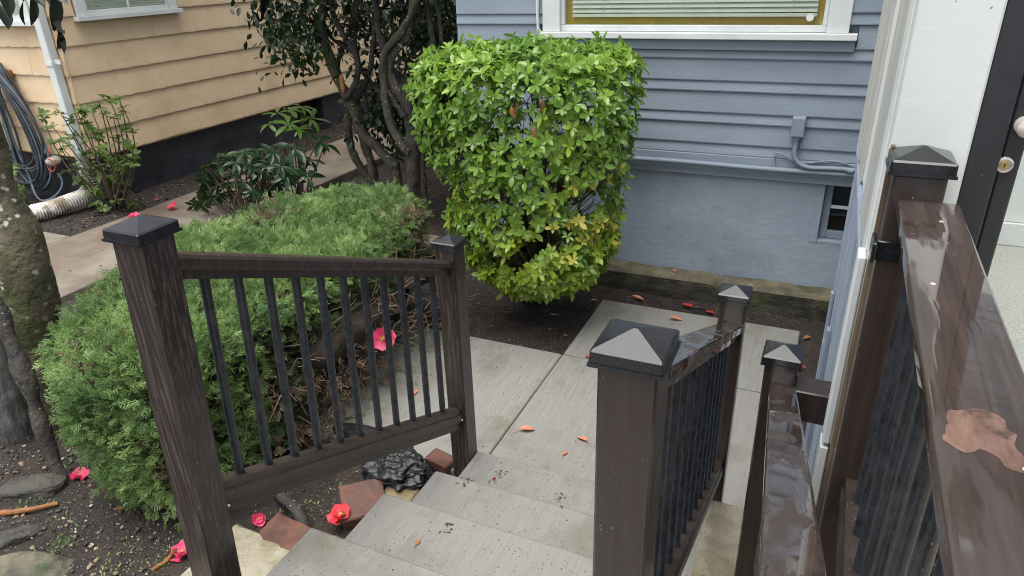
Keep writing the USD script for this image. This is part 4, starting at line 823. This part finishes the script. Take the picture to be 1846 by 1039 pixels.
# root
rt_ = spline([onz(548, 955, -.02), onz(538, 925, .03), onz(520, 905, .03), onz(500, 880, -.02)], 12); obj('root', tube(rt_, np.linspace(.028, .02, 12), 9), 'dark_bark', smooth=60, label='thick dark root beside the orange-brown brick', cat='root')
sk = onz(-10, 925, -.01), onz(45, 920, .0), onz(105, 907, .0); obj('orange_stick', tube(spline(sk, 8), [.012, .014, .013, .014, .012, .011, .01, .009], 7), 'stick_orange', smooth=60, label='orange rotten stick on the soil below the mossy rock', cat='stick')
sk = onz(275, 1028, -.01), onz(300, 1012, .01), onz(318, 990, .01); obj('short_stick', tube(sk, .008, 6), 'stick_orange', smooth=60, label='short tan stick beside the pink flower by the near left post', cat='stick')
gr = [box(-.05, .05, -.055+.0-.0, -.049, -.004, .004), box(-.05, .05, .049, .055, -.004, .004)]+[box(x-.0035, x+.0035, -.049, .049, -.004, .004) for x in np.linspace(-.046, .046, 8)]
g_ = trimesh.util.concatenate(gr); g_.apply_transform(trimesh.transformations.rotation_matrix(.1, (0, 0, 1))); g_.apply_translation(onz(1257, 563, -.012)); obj('drain_grate', g_, 'cap_plastic', label='small black drain grate in the soil at the walkway end', cat='drain')

# pebbles, clods and litter
def pebbles(region_fn, n, smin, smax, mat, name, label):
    B = []
    for k in range(4):
        s = trimesh.creation.icosphere(1, 1.0); v = np.array(s.vertices)*(1+.25*np.random.default_rng(k).normal(0, 1, (42, 1))*.6)*[1, .8, .55]; B.append((v, np.array(s.faces)))
    p = region_fn(n); R0 = rot_from(rng.normal(0, 1, (len(p), 3))*[1, 1, .25], rng.uniform(-.4, .4, len(p)))
    obj(name, scatter(B, p, R0, smin+(smax-smin)*rng.random(len(p))**2.5), mat, smooth=True, kind='stuff', label=label)
def soil_pts(x0, x1, y0, y1):
    def f(n):
        x, y = rng.uniform(x0, x1, n), rng.uniform(y0, y1, n); return np.column_stack([x, y, ground_z(x, y)+.003])
    return f
pebbles(soil_pts(-4.2, -2.2, .95, 1.75), 1100, .003, .014, 'pebble', 'pebbles', 'small grey pebbles on the soil at lower left')
pebbles(soil_pts(-4.2, -2.2, .95, 1.75), 420, .003, .015, 'pebble_tan', 'tan_pebbles', 'small tan pebbles on the soil at lower left')
pebbles(soil_pts(-4.2, -2.2, .95, 1.75), 220, .003, .012, 'pebble_pale', 'pale_pebbles', 'small pale pebbles on the soil at lower left')
pebbles(soil_pts(-2.6, -.1, 3.5, 4.58), 260, .0015, .004, 'pebble_pale', 'bed_specks', 'pale specks in the dark bed')
pebbles(soil_pts(-7.05, -6.4, 4.0, 9), 400, .004, .013, 'pebble_tan', 'border_chips', 'tan bark chips along the yellow house')
pebbles(soil_pts(-4.2, -1.28, .95, 2.3), 1600, .003, .009, 'debris', 'soil_crumbs', 'dark crumbs of wet soil left of the steps')
pebbles(soil_pts(-2.4, .1, 3.5, 4.6), 1300, .003, .012, 'debris', 'bed_crumbs', 'dark crumbs of soil in the bed before the blue house')
pebbles(soil_pts(-7.2, -6.4, 3.9, 9), 1400, .004, .018, 'debris', 'border_crumbs', 'bark crumbs along the yellow house')
pebbles(soil_pts(-5.1, -2.4, 4.2, 9), 1500, .005, .02, 'debris', 'litter', 'leaf litter under the trees')
pebbles(lambda n: np.column_stack([rng.uniform(-.2, .03, n), rng.uniform(1.0, 2.3, n), rng.uniform(.0, .03, n)]), 700, .008, .020, 'pebble', 'drain_gravel', 'dark rounded gravel between railing and block')
pebbles(lambda n: np.column_stack([rng.uniform(-1.25, -.25, n), (yv := rng.uniform(2.28, 4.25, n)), np.full(n, .001)]), 260, .0012, .004, 'debris', 'walkway_grit', 'dark grit scattered on the walkway')
def stairpts(n):
    i = rng.integers(0, 4, n); y = np.array([noses[k]-rng.uniform(.02, .34) for k in i]); return np.column_stack([rng.uniform(-1.23, -.26, n), y, RISE*(i+1)+.001])
pebbles(stairpts, 240, .001, .0032, 'debris', 'step_grit', 'dark grit scattered on the steps')
pebbles(lambda n: np.column_stack([rng.uniform(-3, -1.32, n), (rng.uniform(2.3, 3.46, n)), np.full(n, -.001)]), 200, .0015, .005, 'debris', 'slab_grit', 'dark grit on the left slab')

# fallen leaves
def fallen(px, py, z, L, ang, mat, label, wd=.42, name='fallen_leaf', cat='leaf', curl=.35, z_on=None):
    c = onz(px, py, z+.012); wd *= rng.uniform(.9, 1.25); v, f_ = leaf(L, L*wd, rng.uniform(.05, .4), curl*rng.uniform(.1, .6), rng.uniform(.42, .6), 6); v[:, 0] += .12*L*rng.normal()*(v[:, 1]/L)**2; v = v-[0, L/2, 0]; v[:, 2] -= v[:, 2].min()
    stem = np.array([(0, -L/2, .004), (.004, -L*.62, .006), (.010, -L*.78, .01)]); tt = tube(stem, .0012, 4)
    t = trimesh.util.concatenate([trimesh.Trimesh(v, f_, process=False), tt]); t.apply_transform(trimesh.transformations.rotation_matrix(ang, (0, 0, 1))); t.apply_translation(c-[0, 0, .009])
    obj(name, t, mat, smooth=True, label=label, cat=cat, group='fallen leaves')
for a in [(950, 773, 0, .085, -1.0, 'fallen_leaf', 'large salmon leaf on the walkway, left of two others near the lowest step'),
          (1052, 789, 0, .062, .9, 'fallen_leaf', 'salmon leaf on the walkway beside the right stair railing post'),
          (1018, 815, 0, .045, -.2, 'fallen_leaf', 'small salmon leaf at the edge of the lowest step'),
          (1150, 536, -.03, .10, -1.5, 'fallen_leaf', 'long salmon leaf in the soil behind the walkway end'),
          (1239, 550, -.03, .10, 1.2, 'red_leaf', 'red leaf in the soil beside the drain grate, toward the shrub'),
          (1281, 561, -.03, .07, 1.2, 'red_leaf', 'red leaf partly hidden behind the far right post'),
          (1218, 575, 0, .09, -1.5, 'fallen_leaf', 'salmon leaf on the walkway end slab'),
          (1070, 540, -.03, .055, 1.5, 'fallen_leaf', 'small salmon leaf at the left corner of the walkway end slab'),
          (1216, 487, .115, .06, .3, 'fallen_leaf', 'pink-brown leaf on top of the mossy kerb'),
          (915, 562, -.03, .06, 0, 'dry_leaf', 'tan leaf in the dark bed under the green shrub'),
          (998, 565, -.03, .06, 1.3, 'fallen_leaf', 'salmon leaf in the bed right of the tan leaf'),
          (990, 592, -.03, .04, 1.0, 'dry_leaf', 'small brown leaf in the bed near the slab corner'),
          (1018, 603, -.03, .03, 1.0, 'fallen_leaf', 'tiny orange leaf at the bed edge by the slab joint'),
          (1063, 643, 0, .07, 1.4, 'red_leaf', 'bright red leaf on the slab joint behind the near right post'),
          (1455, 607, -.03, .07, -.6, 'dry_leaf', 'orange leaf on the soil by the peeling blue boards'),
          (1447, 660, -.03, .06, .6, 'red_leaf', 'red leaf behind the lower handrail post'),
          (777, 568, -.03, .05, .2, 'fallen_leaf', 'salmon leaf seen through the last balusters of the left railing'),
          (748, 705, 0, .06, .3, 'fallen_leaf', 'salmon leaf on the left slab between balusters'),
          (722, 767, 0, .06, 1.2, 'fallen_leaf', 'salmon leaf on the left slab near the black bag'),
          (697, 556, -.03, .05, .5, 'fallen_leaf', 'orange leaf behind the big pink flower'),
          (645, 690, .0, .06, 1.0, 'fallen_leaf', 'salmon leaf under the juniper branches'),
          (1262, 948, .10, .07, .2, 'red_leaf', 'red leaf in the gravel beside the concrete block'),
          (215, 917, -.03, .05, -.7, 'dry_leaf', 'yellow leaf on the soil in front of the juniper'),
          (188, 1024, -.03, .04, 1.2, 'dry_leaf', 'yellow leaf near the pale rock'),
          (112, 822, -.03, .07, -.3, 'dry_leaf', 'orange-brown leaf between the timber edging and the juniper'),
          (240, 973, -.03, .05, .7, 'dry_leaf', 'brown curled leaf in the middle of the bare soil'),
          (200, 943, -.03, .04, .9, 'dry_leaf', 'small orange leaf left of the curled brown leaf'),
          (265, 1020, -.03, .13, -.9, 'dark_red_leaf', 'long dark red leaf on the soil at the bottom by the near left post'),
          (60, 412, 0, .10, 1.3, 'azalea_leaf', 'yellow-green leaf under the ribbed downspout end'),
          (245, 360, -.03, .10, 1.2, 'azalea_leaf', 'green leaf on the soil below the azalea'),
          (890, 862, .334, .03, .6, 'dark_red_leaf', 'small dark red leaf fragment on the second step'),
          (752, 975, .50, .035, 0, 'dry_leaf', 'brown leaf fragment on the third step')]:
    fallen(*a)
# dried-plant stains on the treads
for (x, y, z, lb) in ((806, 953, .5007, 'dark dried petal stain in the middle of the third step'), (902, 857, .3342, 'dark ring-shaped stain on the second step'), (838, 870, .3342, 'dark smear by the nose of the second step'), (1010, 898, .3342, 'brown smudge near the right railing on the second step')):
    c = onz(x, y, z+.0015); n_ = 16; pp = c+rng.normal(0, 1, (n_, 3))*[.011, .016, 0]; R0 = rot_from(rng.normal(0, 1, (n_, 3))*[1, 1, .12], rng.uniform(-.3, .3, n_))
    tw = scatter([leaf(1, .35, .5, .1)], pp, R0, rng.uniform(.006, .02, n_))
    obj('dried_petals', tw, 'dark_petal', label=lb, cat='petals', kind='stuff')

# camellia flowers and petals
PET = leaf(1, 1.05, -.25, -.25, .62, 5)
def flower(c, nrm, size, label, mat='pink_petal', n=8, flat=.25, name='camellia_flower'):
    t = thing(name, label, 'flower', group='fallen camellia flowers'); nrm = np.asarray(nrm, float)/np.linalg.norm(nrm)
    a = np.cross(nrm, [.3, .2, .9]); a /= np.linalg.norm(a); b = np.cross(nrm, a)
    for k in range(n):
        an = k*6.283/n*(1 if n < 9 else 1.7)+rng.normal(0, .12); el = flat+rng.normal(0, .12)+(.35 if k >= 7 else 0)
        D = (math.cos(an)*a+math.sin(an)*b)*math.cos(el)+nrm*math.sin(el); X = unit(np.cross(D, nrm)); Z = np.cross(X, D); s = size*.5*rng.uniform(.9, 1.12)*(.75 if k >= 7 else 1)
        v = PET[0]@np.stack([X, D, Z], -1).T*s+c; v += (meshkit.fbm(v*60, 2, k)-.5)[:, None]*nrm*.012
        obj('petal', trimesh.Trimesh(v, PET[1], process=False), mat, t, smooth=True)
    st_ = []
    for k in range(22):
        d = unit(nrm+rng.normal(0, .35, 3)); st_.append(tube([c, c+d*size*.16], size*.011, 4))
    obj('stamens', st_, 'stamen', t)
tocam = lambda p: np.array([0, 0, H])-p
c = onz(690, 610, .37); flower(c, tocam(c)*[1, 1, .6], .135, 'large open pink flower on the juniper branch behind the balusters', n=7, flat=.12)
for (x, y, z, s, lb, mt) in ((311, 373, .03, .12, 'pink flower on the side path, nearer the yellow house', 'pink_petal'), (243, 392, .03, .12, 'pink flower on the path just behind the near left post cap', 'pink_petal'),
        (330, 998, .0, .11, 'pink flower on the soil beside the near left post', 'pink_petal'), (615, 932, .02, .12, 'wilted red flower against the red-brown brick', 'red_petal'), (143, 859, -.01, .09, 'crumpled pink flower at the foot of the juniper', 'pink_petal'),
        (2, 780, .0, .09, 'pink flower among pebbles at the left edge', 'pink_petal'), (466, 935, .0, .07, 'pink flower half hidden under the left bottom rail', 'pink_petal'), (565, 598, .45, .08, 'red-pink flower inside the juniper', 'red_petal'), (83, 493, .0, .07, 'red flower at the right side of the leaning trunk', 'red_petal')):
    c = onz(x, y, z); flower(c, rng.normal(0, .35, 3)+[.1, -.2, 1], s, lb, mt, n=rng.integers(7, 11), flat=.3)
for (x, y, lb) in ((187, 368, 'small pink petal under the azalea, left one of two'), (193, 376, 'small pink petal under the azalea, right one of two'), (278, 360, 'small pink petal on the soil below the yellow siding'), (440, 324, 'red petal beside the dark glossy shrub'), (660, 540, 'pale pink petal behind the fourth-last baluster')):
    c = onz(x, y, -.02); v = PET[0]*.05; t = trimesh.Trimesh(v@rot_from(rng.normal(0, 1, (1, 3))*[1, 1, .1], np.zeros(1))[0].T+c, PET[1]); obj('fallen_petal', t, 'pink_petal', smooth=True, label=lb, cat='petal')
# pale specks of litter on the path and border
pts = np.column_stack([rng.uniform(-6.9, -5.2, 60), rng.uniform(3.0, 8, 60), np.full(60, .004)]); pts[:, 2] = np.where(pts[:, 0] < -6.37, ground_z(pts[:, 0], pts[:, 1])+.01, .004)
obj('pale_litter', scatter([leaf(1, .5, .3, .2)], pts, rot_from(rng.normal(0, 1, (60, 3))*[1, 1, .05], np.zeros(60)), rng.uniform(.02, .05, 60)), 'dry_leaf', smooth=True, kind='stuff', label='pale leaf bits scattered on the side path and border')
# moss and seedlings
mp = np.vstack([onz(x, y, .0)+rng.normal(0, 1, (n, 3))*[.05, .04, .0] for x, y, n in ((230, 1000, 60), (100, 980, 90), (300, 1000, 60), (60, 900, 40), (110, 925, 30), (190, 1030, 50), (420, 1020, 50), (120, 830, 20), (560, 905, 30), (520, 930, 30), (620, 870, 30))])
mp[:, 2] = ground_z(mp[:, 0], mp[:, 1])+.008
obj('moss', scatter([leaf(1, .3, .3, .2)], mp, rot_from(rng.normal(0, .6, (len(mp), 3))+[0, 0, .8], rng.uniform(-1, 1, len(mp))), rng.uniform(.008, .022, len(mp))), 'juniper', smooth=True, kind='stuff', label='tufts of green moss and seedlings on the soil at lower left')
